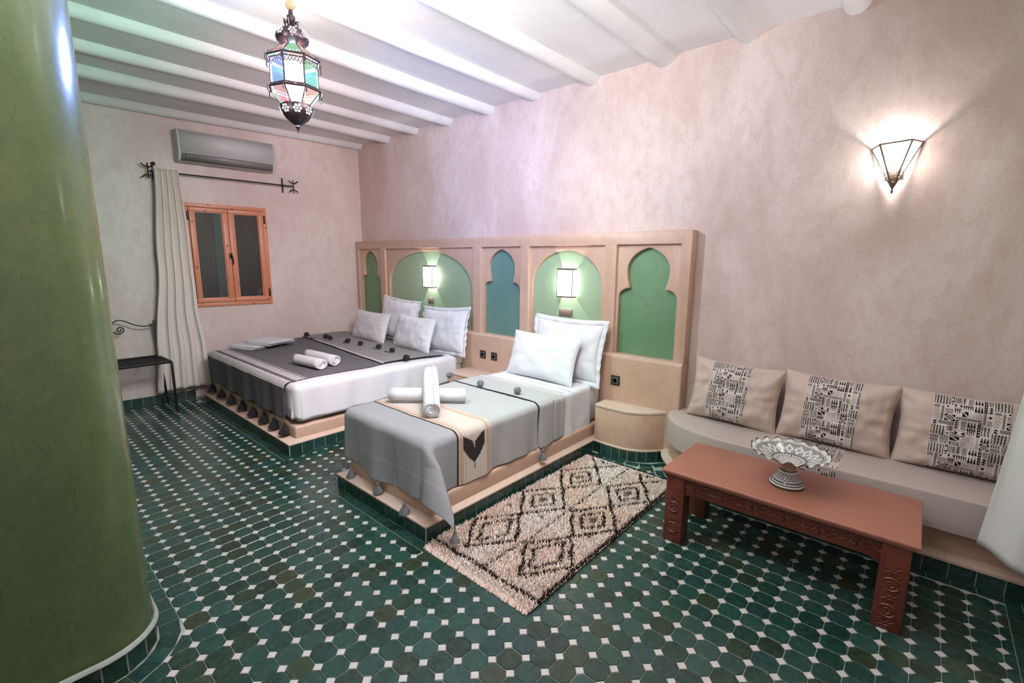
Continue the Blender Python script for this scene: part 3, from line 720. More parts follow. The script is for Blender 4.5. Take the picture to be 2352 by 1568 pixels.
# grey throw, with a cream band and a dark chevron motif towards its hanging side
G1 = (.35, .355, .37); G2 = (.40, .395, .385); CR = (.56, .48, .41); TAN = (.50, .33, .235); BLK = (.018, .014, .014)
def single_col(a, y):
    """a = distance past the right top edge, y = world y along the bed (continuing negative down the front)"""
    n = .5 + .5*nz(a*90, y*170); m = .5 + .5*nz(a*3, y*3, 5)
    if y < .425:
        c = mixc(G1, (.27, .275, .295), .5*n)
        if y < .245 - .25 and .004 > abs((y+.02)): c = G2
        if abs(y - .420) < .0055: c = BLK
    elif y < .715:
        c = mixc(CR, (.62, .56, .50), n)
        for y0, y1 in ((.435, .462), (.475, .482), (.660, .690), (.700, .706)):
            if y0 < y < y1: c = mixc(TAN, CR, .35*n)
        # chevron: two upright wings meeting in a point
        k = (y - .557)/.092; zz = a
        if abs(k) < 1:
            lo = .265 - .085*abs(k)**1.0; hi = (.065 + .06*(1-abs(k)) if abs(k) > .08 else .14)
            if k < 0: hi += .0
            if abs(k) > .55: hi += .0 ; lo = min(lo, .262 - .13*(abs(k)-.2))
            if hi + .012*n < zz < lo + .008*n and not (abs(k) < .05 and zz < .17): c = mixc(BLK, (.05, .045, .04), n)
            if abs(k) < .03 and .26 < zz < .31: c = BLK
    else:
        c = mixc((.40, .40, .395), (.46, .455, .445), n*.7)
        if abs(y - 1.225) < .005: c = BLK
        if y > 1.50: c = mixc((.56, .53, .51), c, .3)
    return c if c[0] < .06 else mixc(c, (.3, .3, .31), .10*m)
bt = thing('throw_blanket', 'pale grey wool throw with a dark chevron on a cream band over the single bed', 'blanket', (-.66, .2, .59))
F2 = drape(-.245, .24, .585, .055, .56, .005, 1.3, .104, False, .15, 3.0)
av = lin(-.875, 0, 100) + lin(0, .088, 14)[1:] + lin(.088, .385, 66)[1:]
bv = [-(1.32 - i*.0072) for i in range(int(1.32/.0072)+1)]; bv = [b for b in bv if b < 0] + lin(0, .088, 12) + lin(.088, .405, 50)[1:]
bm_ = MB(); bm_.vc = []
for b in bv:
    for a in av:
        lim = 1.0
        A = a; Bb = b
        p = F2(A, Bb)
        x, y, z = p
        yy = .24 - b
        if a > .06 and b < 0:                                            # split hems along the side
            k = a - .06; z += .02*k*math.sin(yy*9)
            if abs(yy - 1.232) < .012: x -= .03*k/.3
            if abs(yy - 1.42) < .01: x -= .012
        if yy > 1.225: z += .004; x += .004 if a > .05 else 0
        if b > .06 and a < .02:                                # soft pleats down the front
            k = (b-.06)/.3; y -= .016*k*(.5+.5*math.sin((x+.9)*13)) + .010*k*math.exp(-((x+.98)/.02)**2)*0
            y += .014*k*(math.exp(-((x+.98)/.012)**2) + math.exp(-((x+.53)/.012)**2)); z += .03*k*math.sin((x+.4)*6)*.6 + .03*k*max(0, -(x+.9))/.2*.0
        bm_.v.append(Vector((x, y - (.006 if b > 0 else 0), z + .002))); bm_.vc.append(single_col(a, yy))
na = len(av); bm_.f = [(j*na+i, j*na+i+1, (j+1)*na+i+1, (j+1)*na+i) for j in range(len(bv)-1) for i in range(na-1)]
part('cloth', bm_, M['throw'], bt, smooth=80, solid=.004)
for x, y, z in ((-1.20, .165, .205), (-1.03, .155, .190), (-.68, .150, .200), (-.355, .125, .185)): tassel((x, y, z), .075, .034, M['yarn_l'], bt)
tassel((.040, .182, .140), .075, .03, M['yarn_l'], bt); tassel((-.150, 1.235, .245), .085, .03, M['yarn_l'], bt)
for x, y in ((-1.22, 1.245), (-.82, 1.235), (-.455, 1.285)): pompom('pompom', (x, y, .622), .034, M['yarn_l'], bt, 1.0)
cd_ = MB(); cd_.tube([(x, 1.222 + .004*math.sin(x*9), .5945) for x in lin(-1.15, -.26, 24)], .0032, 6); part('cord', cd_, M['yarn_d'], bt, label='dark edge cord')

# ------------------------------------------------------------------ pillows
def pillow(name, label, cat, group, w, h, t, P, X, Y, mat, flange=0.0, seed=0, pinch=.06, crease=.012, panel=None, n=44, sag=0.0):
    """P centre, X width direction, Y height direction"""
    X = Vector(X).normalized(); Y = Vector(Y).normalized(); Zd = X.cross(Y).normalized(); Y = Zd.cross(X).normalized()
    Mx = Matrix((X, Y, Zd)).transposed().to_4x4(); Mx.translation = Vector(P)
    def S(u, v, sgn, extra=0.0):
        cx = 1 - pinch*(1-v*v)*abs(u)**3; cy = 1 - pinch*1.1*(1-u*u)*abs(v)**3
        x = u*w/2*cx; y = v*h/2*cy
        prof = (max(0, 1-abs(u)**2.6)*max(0, 1-abs(v)**2.6))**.5
        e = max(abs(u), abs(v)); rad = math.atan2(v, u)
        wr = crease*(nz(u*2.5+seed, v*2.5, sgn) *prof + .9*math.sin(rad*15+seed+3*nz(u*2, v*2, seed))*max(0, e-.45)**1.5*(1-e)**.5*1.8
             + .5*nz(u*7+seed, v*3, sgn*2)*prof)
        z = sgn*(t/2*prof + wr + extra*(1 if prof > .02 else 0))
        y -= sag*(1-v)*.0 + sag*prof*(1-v)*.15*h
        return Vector((x, y, z))
    root = thing(name, label, cat, P, group)
    mb = MB(); us = [math.sin(PI/2*k) for k in lin(-1, 1, n)]
    for sgn in (1, -1):
        s = len(mb.v); mb.grid(lambda u, v: S(u, v, sgn), us, us)
        if sgn < 0: k = (n-1)**2; mb.f[-k:] = [q[::-1] for q in mb.f[-k:]]
    mb.uv = None; mb.xf(Mx); part('cover', mb, mat, root, smooth=80, weld=True)
    if flange:
        fb = MB(); per = []
        m = 60
        for e in range(4):
            for k in range(m):
                q = -1 + 2*k/m; u, v = ((q, -1), (1, q), (-q, 1), (-1, -q))[e]; per.append((u, v, k/m, e))
        for ring in (0, .5, 1):
            for u, v, q, e in per:
                p = S(u, v, 1); d = Vector((u if abs(u) == 1 else u**5, v if abs(v) == 1 else v**5, 0)); wv = .016*ring*nz(u*3.5+seed, v*3.5, 7) + .006*ring*math.sin(40*q+seed)
                fb.v.append(Vector((p.x*.985 + d.x*flange*ring, p.y*.985 + d.y*flange*ring, wv)))
        L = len(per); fb.f = [(r_*L+i, r_*L+(i+1) % L, (r_+1)*L+(i+1) % L, (r_+1)*L+i) for r_ in range(2) for i in range(L)]
        fb.xf(Mx); part('flange', fb, mat, root, smooth=80, solid=.004)
    else:
        pp = MB(); m = 40; pts = []
        for e in range(4):
            for k in range(m):
                q = -1 + 2*k/m; u, v = ((q, -1), (1, q), (-q, 1), (-1, -q))[e]; pts.append(S(u, v, 1)*1.002)
        pp.tube([Mx @ Vector((p.x, p.y, 0)) for p in pts], .0035, 5, closed=True); part('seam', pp, mat, root)
    if panel:
        u0, u1, pat = panel; nu, nv = 170, 210; pm = MB(); pm.vc = []
        for j in range(nv):
            v = -.985 + 1.97*j/(nv-1)
            for i in range(nu):
                u = u0 + (u1-u0)*i/(nu-1); pm.v.append(S(u, v, 1, .0022)); pm.vc.append(pat(i/(nu-1)*(u1-u0)*w/2, (1-v)*h/2))
        pm.f = [(j*nu+i, j*nu+i+1, (j+1)*nu+i+1, (j+1)*nu+i) for j in range(nv-1) for i in range(nu-1)]
        pm.xf(Mx); part('printed_panel', pm, M['print'], root, label='cream panel block-printed with black geometric marks', smooth=80)
    return root
G = 'white pillows on the double bed'; G2n = 'white pillows on the single bed'
pillow('pillow', 'large white pillow leaning in the corner behind the double bed', 'pillow', G, .72, .50, .15, (-3.13, 2.045, .88), (1, .02, -.06), (0, .22, 1), M['pillow'], .035, 1, .07, .014)
pillow('pillow', 'large white pillow at the double bed edge nearest the single bed', 'pillow', G, .76, .48, .15, (-2.24, 2.04, .835), (1, .0, .05), (.07, .22, 1), M['pillow'], .045, 2, .07, .014)
pillow('pillow', 'smaller white pillow in front, nearest the window wall', 'pillow', G, .80, .39, .16, (-3.49, 1.865, .775), (1, -.03, .0), (.04, .32, 1), M['pillow'], 0, 3, .06, .014)
pillow('pillow', 'smaller white pillow in front, by the open side of the double bed', 'pillow', G, .72, .40, .16, (-2.56, 1.86, .785), (1, -.03, .0), (.03, .32, 1), M['pillow'], 0, 4, .06, .014)
pillow('pillow', 'large flanged white pillow against the headboard of the single bed', 'pillow', G2n, .72, .50, .14, (-.53, 2.035, .845), (1, .0, -.01), (.12, .20, 1), M['pillow'], .05, 5, .07, .016)
pillow('pillow', 'smaller white pillow in front on the single bed', 'pillow', G2n, .76, .42, .15, (-.665, 1.865, .778), (1, -.02, .0), (.0, .34, 1), M['pillow'], 0, 6, .06, .014)

# ------------------------------------------------------------------ towels
def roll(label, A, B, r, group, turns=3.2, flat=.9, seed=0):
    A, B = Vector(A), Vector(B); ax = (B-A).normalized(); L = (B-A).length; u = ax.cross(Vector((0, 0, 1))).normalized(); v = u.cross(ax)
    root = thing('rolled_towel', label, 'towel', (A+B)/2, group); n = int(turns*22); prof = []
    for k in range(n+1):
        a = 2*PI*turns*k/n; rr = r*(.16 + .84*k/n); prof.append((rr*math.cos(a), rr*math.sin(a)*flat))
    th_ = r*.84/turns*.40; mb = MB(); m = 9; vv = []
    for j in range(m):
        t = j/(m-1); e = -.006*abs(2*t-1)**6
        for k, (x, y) in enumerate(prof):
            s = 1 + .03*nz(t*5+seed, k*.2) + e; o = L*t + .008*math.sin(k*.25+seed)*(1 if t > .5 else -1)*(abs(2*t-1)**4)
            vv.append(A + ax*o + (u*x + v*y)*s)
    K = len(prof); mb.add(vv, [(j*K+k, j*K+k+1, (j+1)*K+k+1, (j+1)*K+k) for j in range(m-1) for k in range(K-1)])
    o = part('terry', mb, M['towel'], root, smooth=80); md = o.modifiers.new('s', 'SOLIDIFY'); md.thickness = th_*2; md.offset = -1
    core = MB().tube([A + ax*.006, B - ax*.006], r*.80, 14); part('inner_roll', core, M['towel'], root, smooth=50)
    return root
GT = 'rolled white towels on the beds'
roll('rolled white towel nearer the foot of the double bed', (-2.765, .585, .648), (-2.345, .635, .648), .052, GT, seed=1)
roll('rolled white towel just behind the other on the double bed', (-2.90, .765, .650), (-2.40, .800, .650), .054, GT, seed=2)
roll('rolled white towel lying crosswise underneath on the single bed', (-1.02, .50, .645), (-.60, .86, .645), .051, GT, 2.8, seed=3)
roll('rolled white towel resting on top, its coiled end towards the camera', (-.50, .462, .648), (-.92, .79, .782), .053, GT, 3.2, .95, seed=4)
def folded(label, c, w, d, layers, ang):
    root = thing('folded_towel', label, 'towel', c, 'folded white towels on the double bed'); R = Matrix.Translation(c) @ Matrix.Rotation(ang, 4, 'Z')
    for k in range(layers):
        z = .011 + .017*k; o = .01*math.sin(k*2.3)
        mb = MB(); us = lin(-w/2, w/2, 14); vs = lin(-d/2, d/2, 12)
        def f_(u, v, top): return (u + o, v*(1-.06*k), z + (top*.008)*(1 - abs(2*u/w)**8) + .004*nz(u*9, v*9, k) )
        mb.grid(lambda u, v: f_(u, v, 1), us, vs); nn = len(mb.v); mb.grid(lambda u, v: f_(u, v, -1), us, vs); mb.uv = None
        q = 14
        edge = [i for i in range(q)] + [j*q+q-1 for j in range(1, 12)] + [11*q+i for i in range(q-2, -1, -1)] + [j*q for j in range(10, 0, -1)]
        mb.f += [(edge[i], edge[(i+1) % len(edge)], edge[(i+1) % len(edge)]+nn, edge[i]+nn) for i in range(len(edge))]
        mb.xf(R); part('fold', mb, M['towel'], root, smooth=70)
    return root
folded('folded white towel lying underneath near the window wall', (-4.07, .70, .592), .46, .50, 2, .35)
folded('folded white towel lying on top of another near the window wall', (-4.02, .80, .6275), .50, .36, 2, .30)
# ================================================================== SOFA
INK = (.012, .008, .008); CRM = (.70, .61, .57)
U = .175; V = .205
CELLS = [(0,.050,0,.042,'zz'),(.050,.062,0,.030,'sq'),(.062,.086,0,.030,'vs'),(.086,.100,0,.034,'tri'),(.100,.118,0,.034,'sl'),(.118,.146,0,.026,'spk'),(.146,.158,0,.060,'chain'),(.158,.175,0,.026,'sl'),
 (.050,.062,.030,.042,'o'),(.062,.086,.030,.052,'x'),(.086,.118,.034,.060,'spk2'),(.118,.146,.026,.060,'spk'),(.158,.175,.026,.06,'tri2'),
 (0,.022,.042,.058,'bars'),(.022,.036,.042,.110,'lad'),(.036,.050,.042,.056,'o'),(0,.022,.058,.110,'dots'),(.036,.062,.056,.080,'dg'),(.062,.086,.052,.080,'spk2'),(.086,.106,.060,.086,'nn'),(.106,.146,.060,.086,'dots'),(.146,.158,.06,.110,'lad'),(.158,.175,.06,.084,'o'),
 (.036,.070,.080,.110,'dia'),(.070,.146,.086,.098,'chev'),(.070,.086,.098,.140,'tri'),(.086,.104,.098,.140,'sl'),(.104,.134,.098,.126,'spk'),(.134,.146,.098,.160,'chain'),(.158,.175,.084,.110,'dg'),
 (0,.020,.110,.130,'tri2'),(.020,.070,.110,.126,'bars'),(0,.046,.130,.172,'zz'),(.046,.070,.126,.150,'vs'),(.070,.104,.140,.164,'x'),(.104,.134,.126,.160,'spk2'),(.146,.175,.110,.150,'zz'),
 (.046,.058,.150,.166,'o'),(.058,.070,.150,.166,'sq'),(0,.030,.172,.188,'chev'),(.030,.060,.166,.205,'dg'),(.060,.090,.164,.186,'nn'),(.090,.134,.160,.205,'dots'),(.134,.146,.160,.205,'lad'),(.146,.175,.150,.176,'spk'),(.146,.175,.176,.205,'dia'),(0,.030,.188,.205,'bars'),(.060,.090,.186,.205,'vs')]
def cellink(ty, x, y, w, h):
    m = .0022
    if x < m or y < m or x > w-m*.4 or y > h-m*.4: return False
    x -= m; y -= m; w -= 1.4*m; h -= 1.4*m; u, v = x/w, y/h
    if ty == 'zz': return ((x + .0042*abs(((y/.0095) % 1)*2-1)) / .0092) % 1 < .52
    if ty == 'vs': return (x/.0050) % 1 < .55
    if ty == 'bars': return (y/.0052) % 1 < .58
    if ty == 'lad': return (y/.0046) % 1 < .5 and .12 < u < .9
    if ty == 'sl': return ((x + y*1.1)/.0066) % 1 < .55
    if ty == 'dg': return ((x*.9 + y)/.0042) % 1 < .5
    if ty == 'tri': return u < 1 - ((y/.0095) % 1)
    if ty == 'tri2': return abs(u-.5)*2 < ((y/.009) % 1)
    if ty == 'spk': return abs(((x/.0085) % 1)-.5)*2 < v*.85 + .08
    if ty == 'spk2': return abs(((x/.0062) % 1)-.5)*2 < (1-v)*.85 + .05
    if ty == 'nn': return abs(u - v) > .13
    if ty == 'x': return abs(abs(u-.5) - abs(v-.5)) > .10 and (abs(u-.5) > abs(v-.5)) or abs(v-.5) > .42
    if ty == 'dia': r = abs(u-.5)+abs(v-.5); return r < .13 or .24 < r < .40 or r > .56
    if ty == 'o': return (x-w/2)**2 + (y-h/2)**2 < (min(w, h)*.36)**2
    if ty == 'sq': return (max(abs(u-.5), abs(v-.5)) > .3)
    if ty == 'chain': return not ((((y/.0105) % 1)-.5)**2*1.2 + (u-.5)**2 < .05)
    if ty == 'dots':
        r = math.floor(y/.0072); xx = (x/.0082 + (.5 if r % 2 else 0)) % 1 - .5; yy = (y/.0072) % 1 - .5; return xx*xx + yy*yy < .055
    if ty == 'chev': return ((x - .0035*abs(v*2-1))/.0066) % 1 < .56
    return False
RAST = {}
def tribal(x, y):
    x = x*.72; y = y*.72
    x %= U; y %= V
    for x0, x1, y0, y1, ty in CELLS:
        if x0 <= x < x1 and y0 <= y < y1: return INK if cellink(ty, x-x0, y-y0, x1-x0, y1-y0) else CRM
    return CRM
st = thing('sofa_mattress', 'long greige seat mattress with a rounded end on the masonry bench', 'seat cushion', (1.4, 1.75, .262))
sf = smooth_path([(.455, 2.28), (.452, 2.10), (.50, 1.96), (.60, 1.85), (.74, 1.775), (.92, 1.735), (1.2, 1.728), (2.0, 1.735), (2.448, 1.745)])
part('cover', MB().prism(sf + [(2.448, 2.29), (.455, 2.29)], .264, .462), M['sofa'], st, bevel=.022, seg=4)
# printed strip running over the seat (a few centimetres of it show beside the bowl)
sp = MB(); sp.vc = []; ys = lin(2.20, 1.756, 190); path = [(y, .4635) for y in ys] + [(1.7455 - .008*math.sin(a) + .0, .4635 - .022*(1-math.cos(a))) for a in lin(.2, 1.57, 8)] + [(1.7295, z) for z in lin(.44, .275, 70)]
d0 = 0; pl = path[0]
for (y, z) in path:
    d0 += math.hypot(y-pl[0], z-pl[1]); pl = (y, z)
    for i in range(130): sp.v.append(Vector((1.325 + .28*i/129, y - .0016, z))); sp.vc.append(tribal(.28*i/129, d0))
sp.f = [(j*130+i, (j+1)*130+i, (j+1)*130+i+1, j*130+i+1)[::-1] for j in range(len(path)-1) for i in range(129)]
part('printed_strip', sp, M['print'], st, label='cream strip block-printed with black geometric marks', smooth=60)
CG = 'back cushions on the sofa bench'
for k, (x, lab_, u0, u1, rot) in enumerate(((.895, 'beige printed back cushion next to the headboard', -.50, .36, .03), (1.515, 'beige printed back cushion in the middle of three', -.52, .42, .015), (2.135, 'beige printed back cushion beside the white curtain', -.50, .50, -.01))):
    pillow('back_cushion', lab_, 'cushion', CG, .622, .455, .205, (x, 2.158, .682), (1, -.02, -rot), (0.0, .18, 1), M['cushion'], 0, 11+k*3, .075, .027, (u0, u1, tribal), n=56)

# ================================================================== COFFEE TABLE
tb = thing('coffee_table', 'low red-stained wooden table with carved apron and square legs', 'table', (1.41, 1.35, 0))
TX0, TX1, TY0, TY1, TZ = .838, 1.984, 1.080, 1.622, .45
part('tabletop', MB().box(TX0, TX1, TY0, TY1, TZ-.018, TZ), M['table'], tb, bevel=.006, seg=3)
e = MB().box(TX0+.010, TX1-.010, TY0+.010, TY1-.010, TZ-.032, TZ-.018); part('edge_moulding', e, M['table'], tb, bevel=.006, seg=3)
LW = .105; L0 = .024
legs = [(TX0+L0, TY0+L0), (TX1-L0-LW, TY0+L0), (TX0+L0, TY1-L0-LW), (TX1-L0-LW, TY1-L0-LW)]
def ring_arc(mb, o, ux, uz, r, a0, a1, t=.0058, n=9):
    o, ux, uz = Vector(o), Vector(ux), Vector(uz)
    mb.tube([o + ux*(r*math.cos(math.radians(a))) + uz*(r*math.sin(math.radians(a))) for a in lin(a0, a1, n)], [t*.45] + [t]*(n-2) + [t*.45], 6)
def petal(mb, o, ux, uz, ang, L, w=.008):
    o, ux, uz = Vector(o), Vector(ux), Vector(uz); a = math.radians(ang); d = ux*math.cos(a) + uz*math.sin(a)
    mb.tube([o + d*L*t for t in (0.05, .3, .6, .85, 1)], [.001, w*.5, w*.6, w*.35, .001], 6)
def leg_carving(o, ux, uz, s=1.0):
    mb = MB(); o = Vector(o); ux, uz = Vector(ux), Vector(uz)
    for z in (.085, .215):
        c = o + uz*z
        ring_arc(mb, c, ux, uz, .030, 20, 160); ring_arc(mb, c, ux, uz, .030, 200, 340); ring_arc(mb, c, ux, uz, .014, 0, 360, .004, 13)
        for a in (30, 90, 150, 210, 270, 330): petal(mb, c, ux, uz, a, .026, .006)
    for z in (.020, .150, .280):
        c = o + uz*z
        for a in (25, 65, 115, 155, 205, 245, 295, 335): petal(mb, c, ux, uz, a, .034, .007)
        ring_arc(mb, c, ux, uz, .008, 0, 360, .004, 9)
    for z in (.05, .118, .182, .248):
        for sx in (-1, 1): petal(mb, o + uz*z + ux*(.012*sx), ux, uz, 90 - 50*sx, .026, .006); petal(mb, o + uz*z + ux*(.012*sx), ux, uz, -90 + 50*sx, .026, .006)
    return mb
for k, (x, y) in enumerate(legs):
    lg = part('leg', MB().box(x, x+LW, y, y+LW, 0, TZ-.032), M['table_shade'], tb, bevel=.004)
    if k < 2: part('carving', leg_carving((x+LW/2, y-.0005, .012), (1, 0, 0), (0, 0, 1)), M['table_shade'], lg, smooth=60)
    if k in (0, 2): part('carving', leg_carving((x-.0005, y+LW/2, .012), (0, 1, 0), (0, 0, 1)), M['table_shade'], lg, smooth=60)
    else: part('carving', leg_carving((x+LW+.0005, y+LW/2, .012), (0, 1, 0), (0, 0, 1)), M['table_shade'], lg, smooth=60)
AZ0, AZ1 = .322, TZ-.032
def apron(p, q, out):
    p, q, out = Vector(p), Vector(q), Vector(out); d = (q-p).normalized(); L = (q-p).length; mb = MB(); c0 = p - out*.0; 
    v = []
    for s in (0, -.02):
        pts = [(0, AZ0-.012), (.05, AZ0), (L-.05, AZ0), (L, AZ0-.012), (L, AZ1), (0, AZ1)]
        v += [p + d*a + out*s + Vector((0, 0, z)) for a, z in pts]
    mb.add(v, [(0,1,2,3,4,5), (11,10,9,8,7,6)] + [(i, i+6, (i+1) % 6+6, (i+1) % 6) for i in range(6)])
    ap = part('apron', mb, M['table_shade'], tb, bevel=.002)
    cv = MB(); n = max(2, round(L/.155)); mid = (AZ0+AZ1)/2 - .0
    for k in range(n):
        o = p + d*(L*(k+.5)/n) + out*.001 + Vector((0, 0, mid)); uz = Vector((0, 0, 1))
        for sx in (-1, 1):
            cc_ = o + d*(.040*sx)
            ring_arc(cv, cc_, d*sx, uz, .024, 40, 250, .0058, 11); ring_arc(cv, cc_ + uz*.004, d*sx, uz, .012, 60, 300, .0048, 9)
            petal(cv, o + d*(.012*sx), d*sx, uz, 35, .03, .007); petal(cv, o + d*(.012*sx), d*sx, uz, -35, .03, .007)
            ring_arc(cv, o + d*(.066*sx) + uz*.006, d*sx, uz, .016, -150, 20, .0036, 7)
        ring_arc(cv, o, d, uz, .006, 0, 360, .0038, 9)
    part('carving', cv, M['table_shade'], ap, smooth=60)
yA = TY0+L0+.012
apron((TX0+L0+LW, yA, 0), (TX1-L0-LW, yA, 0), (0, -1, 0)); apron((TX1-L0-LW, TY1-L0-.012, 0), (TX0+L0+LW, TY1-L0-.012, 0), (0, 1, 0))
apron((TX0+L0+.012, TY1-L0-LW, 0), (TX0+L0+.012, TY0+L0+LW, 0), (-1, 0, 0)); apron((TX1-L0-.012, TY0+L0+LW, 0), (TX1-L0-.012, TY1-L0-LW, 0), (1, 0, 0))
# painted pottery bowl on a foot
bw = thing('footed_bowl', 'painted pottery bowl with a scalloped rim and tall foot on the low table', 'bowl', (1.425, 1.345, .45))
GW = (.60, .60, .57); GK = (.025, .03, .03); GG = (.10, .15, .07); GB = (.30, .31, .34)
def bowlcol(part_, r, w, z):
    if part_ == 'in':
        if r > .163: return GW if r < .176 else (GK if r > .1835 else GW)
        if r > .159: return GG
        if r > .155: return GW
        if r > .151: return GK
        if r > .082:
            k = (w/(2*PI)*16) % 1 - .5; q = (r-.117)/.030; d = abs(k)*2.1 + abs(q)*.95
            if abs(q) < 1.05 and d < 1.02:
                if d < .42: return GB
                if d < .50: return (.18, .19, .21)
                return (.70, .70, .72)
            return mixc(GB, GG, .45) if ((w*70 + r*300) % 1 < .6) else (.33, .34, .33)
        if r > .076: return GK
        if r > .058: return GG if (w*14/PI) % 1 < .3 else GW
        if r > .054: return GK
        return GW if (w*9/PI + r*40) % 1 < .6 else GB
    if part_ == 'foot':
        if z < .010: return (.012, .03, .018)
        if .019 < z < .023 or .030 < z < .036: return GK
        if z < .040: return GW
        if z < .078: return GB if ((w*22/PI + (z*60)) % 1 < .45) else ((.5, .5, .48) if (w*11/PI - z*40) % 1 < .7 else GK)
        if z < .085: return GW
        if z < .093: return GK
        return (.38, .27, .21)
    return (.36, .28, .22) if (w*16/PI) % 1 < .8 else GW
bc = Vector((1.425, 1.345, .45))
def painted(name, prof, which, fn=None, n=192):
    mb = MB(); mb.lathe(prof, n, bc, fn, False); mb.vc = []
    for v in mb.v:
        d = v - bc; mb.vc.append(bowlcol(which, math.hypot(d.x, d.y), math.atan2(d.y, d.x) % (2*PI), d.z))
    return part(name, mb, M['glaze'], bw, smooth=60)
def dens(p, k=6):
    o = []
    for a, b in zip(p[:-1], p[1:]): o += [(a[0]+(b[0]-a[0])*t/k, a[1]+(b[1]-a[1])*t/k) for t in range(k)]
    return o + [p[-1]]
painted('foot', dens([(0, 0), (.080, 0), (.084, .006), (.082, .016), (.074, .022), (.070, .030), (.066, .038), (.058, .046), (.050, .062), (.045, .080), (.041, .092), (.037, .104), (.038, .116), (.046, .126)], 5), 'foot')
def scal(r, z, w, i):
    k = max(0, (r-.13)/.055); return r*(1 + .018*k*math.cos(18*w)), z + .009*k*k*math.cos(18*w) 
painted('dish', dens([(.040, .120), (.075, .135), (.12, .160), (.155, .178), (.187, .190)], 8) , 'out', scal)
painted('painted_face', dens([(.188, .1915), (.172, .1870), (.150, .1790), (.118, .1640), (.080, .1470), (.050, .1405), (.0, .138)], 11), 'in', scal)

# ================================================================== RUG
rg = thing('rug', 'shaggy cream wool rug with brown diamond lattice beside the single bed', 'rug', (.27, .95, 0))
RX0, RX1, RY0, RY1 = -.118, .655, .098, 1.80
def seg(px, py, ax, ay, bx, by):
    dx, dy = bx-ax, by-ay; t = max(0, min(1, ((px-ax)*dx+(py-ay)*dy)/(dx*dx+dy*dy))); return math.hypot(px-ax-dx*t, py-ay-dy*t)
RL = []
for cx, hw, ys_ in ((.072, .172, (.475, .955, 1.415, 1.87)), (.463, .160, (.49, .965, 1.425, 1.88))):
    for cy in ys_:
        hh = .236; d4 = [(cx, cy-hh), (cx+hw, cy), (cx, cy+hh), (cx-hw, cy)]; RL += [(*d4[i], *d4[(i+1) % 4], .0150) for i in range(4)]
        big = cy < .6; a, b = (.088, .155) if big else (.085, .125)
        d4 = [(cx, cy-b), (cx+a, cy), (cx, cy+b), (cx-a, cy)]; RL += [(*d4[i], *d4[(i+1) % 4], .0140) for i in range(4)]
RL += [(.265, .16, .29, .6, .007), (.29, .60, .275, 1.0, .007), (.275, 1.0, .27, 1.8, .007)]
RL += [(.60, 1.05, .575, 1.12, .006)]
def rugcol(x, y, rng):
    xx = x + .006*nz(x*30, y*30); yy = y + .008*nz(x*25, y*25, 4)
    if .158 < y + .008*nz(x*8, 0) < .182: return 'k'
    if y < .158: return 'c'
    if x > RX1 - .022: return 'k'
    for ax, ay, bx, by, w in RL:
        if abs(xx-(ax+bx)/2) > .2 or abs(yy-(ay+by)/2) > .5: continue
        d = seg(xx, yy, ax, ay, bx, by)
        if d < w*(1.0 if math.sin((xx+yy)*135) > -.15 else .5): return 'k'
    for cx, cy in ((.072, .955), (.072, 1.415), (.463, .965), (.463, 1.425)):
        if abs(x-cx)/.034 + abs(y-cy)/.05 < 1: return 'g'
    for cx, cy in ((-.05, .75), (.2, .77), (.54, .8)):
        if abs(x-cx)/.02 + abs(y-cy)/.025 < 1: return 'g'
    return 'c'
RC = {'k': (.022, .010, .008), 'g': (.24, .205, .165)}
bk_ = MB(); bk_.grid(lambda x, y: (x, y, .006 + .001*nz(x*9, y*9)), lin(RX0, RX1, 20), lin(RY0, RY1, 30)); part('backing', bk_, plain('cream_wool_backing', (.40, .31, .25), .95), rg)
pl_ = MB(); pl_.vc = []; rr_ = random.Random(5)
def edge_x(y): return RX0 + .012*nz(y*5, 1)
y = RY0
while y < RY1:
    x = edge_x(y)
    while x < RX1 + .006*nz(y*6, 9):
        px, py = x + rr_.uniform(-.0035, .0035), y + rr_.uniform(-.0035, .0035); kk = rugcol(px, py, rr_)
        if kk == 'c':
            t = rr_.random(); pk = .5 + .5*nz(px*3.2, py*3.2, 8); c = mixc((.93, .86, .82), (.92, .70, .57), max(0, min(1, pk*1.5 - .35 + .25*(px < .1)))); c = mixc(c, (.60, .48, .41), .30*t)
        else: c = mixc(RC[kk], (.06, .035, .03), rr_.random()*.4)
        hgt = rr_.uniform(.016, .028)*(1.15 if kk != 'k' else .95); an = rr_.uniform(0, 2*PI); ln = rr_.uniform(.006, .018); w = rr_.uniform(.0020, .0032); ca, sa = math.cos(an), math.sin(an)
        bx, by = -sa*w, ca*w; s = len(pl_.v)
        mx, my = px + ca*ln*.35, py + sa*ln*.35; tx, ty = px + ca*ln, py + sa*ln
        pl_.v += [Vector((px-bx, py-by, .004)), Vector((px+bx, py+by, .004)), Vector((px+ca*w*1.4, py+sa*w*1.4, .004)),
                  Vector((mx-bx, my-by, hgt*.7)), Vector((mx+bx, my+by, hgt*.7)), Vector((mx+ca*w*1.5, my+sa*w*1.5, hgt*.62)), Vector((tx, ty, hgt))]
        pl_.f += [(s, s+1, s+4, s+3), (s+1, s+2, s+5, s+4), (s+2, s, s+3, s+5), (s+3, s+4, s+6), (s+4, s+5, s+6), (s+5, s+3, s+6)]
        dk = tuple(q*.8 for q in c); pl_.vc += [dk]*3 + [c]*4  # strand roots darkened for the shade between tufts
        x += .0074
    y += .0072
part('pile', pl_, M['pile'], rg, kind='stuff', smooth=0)
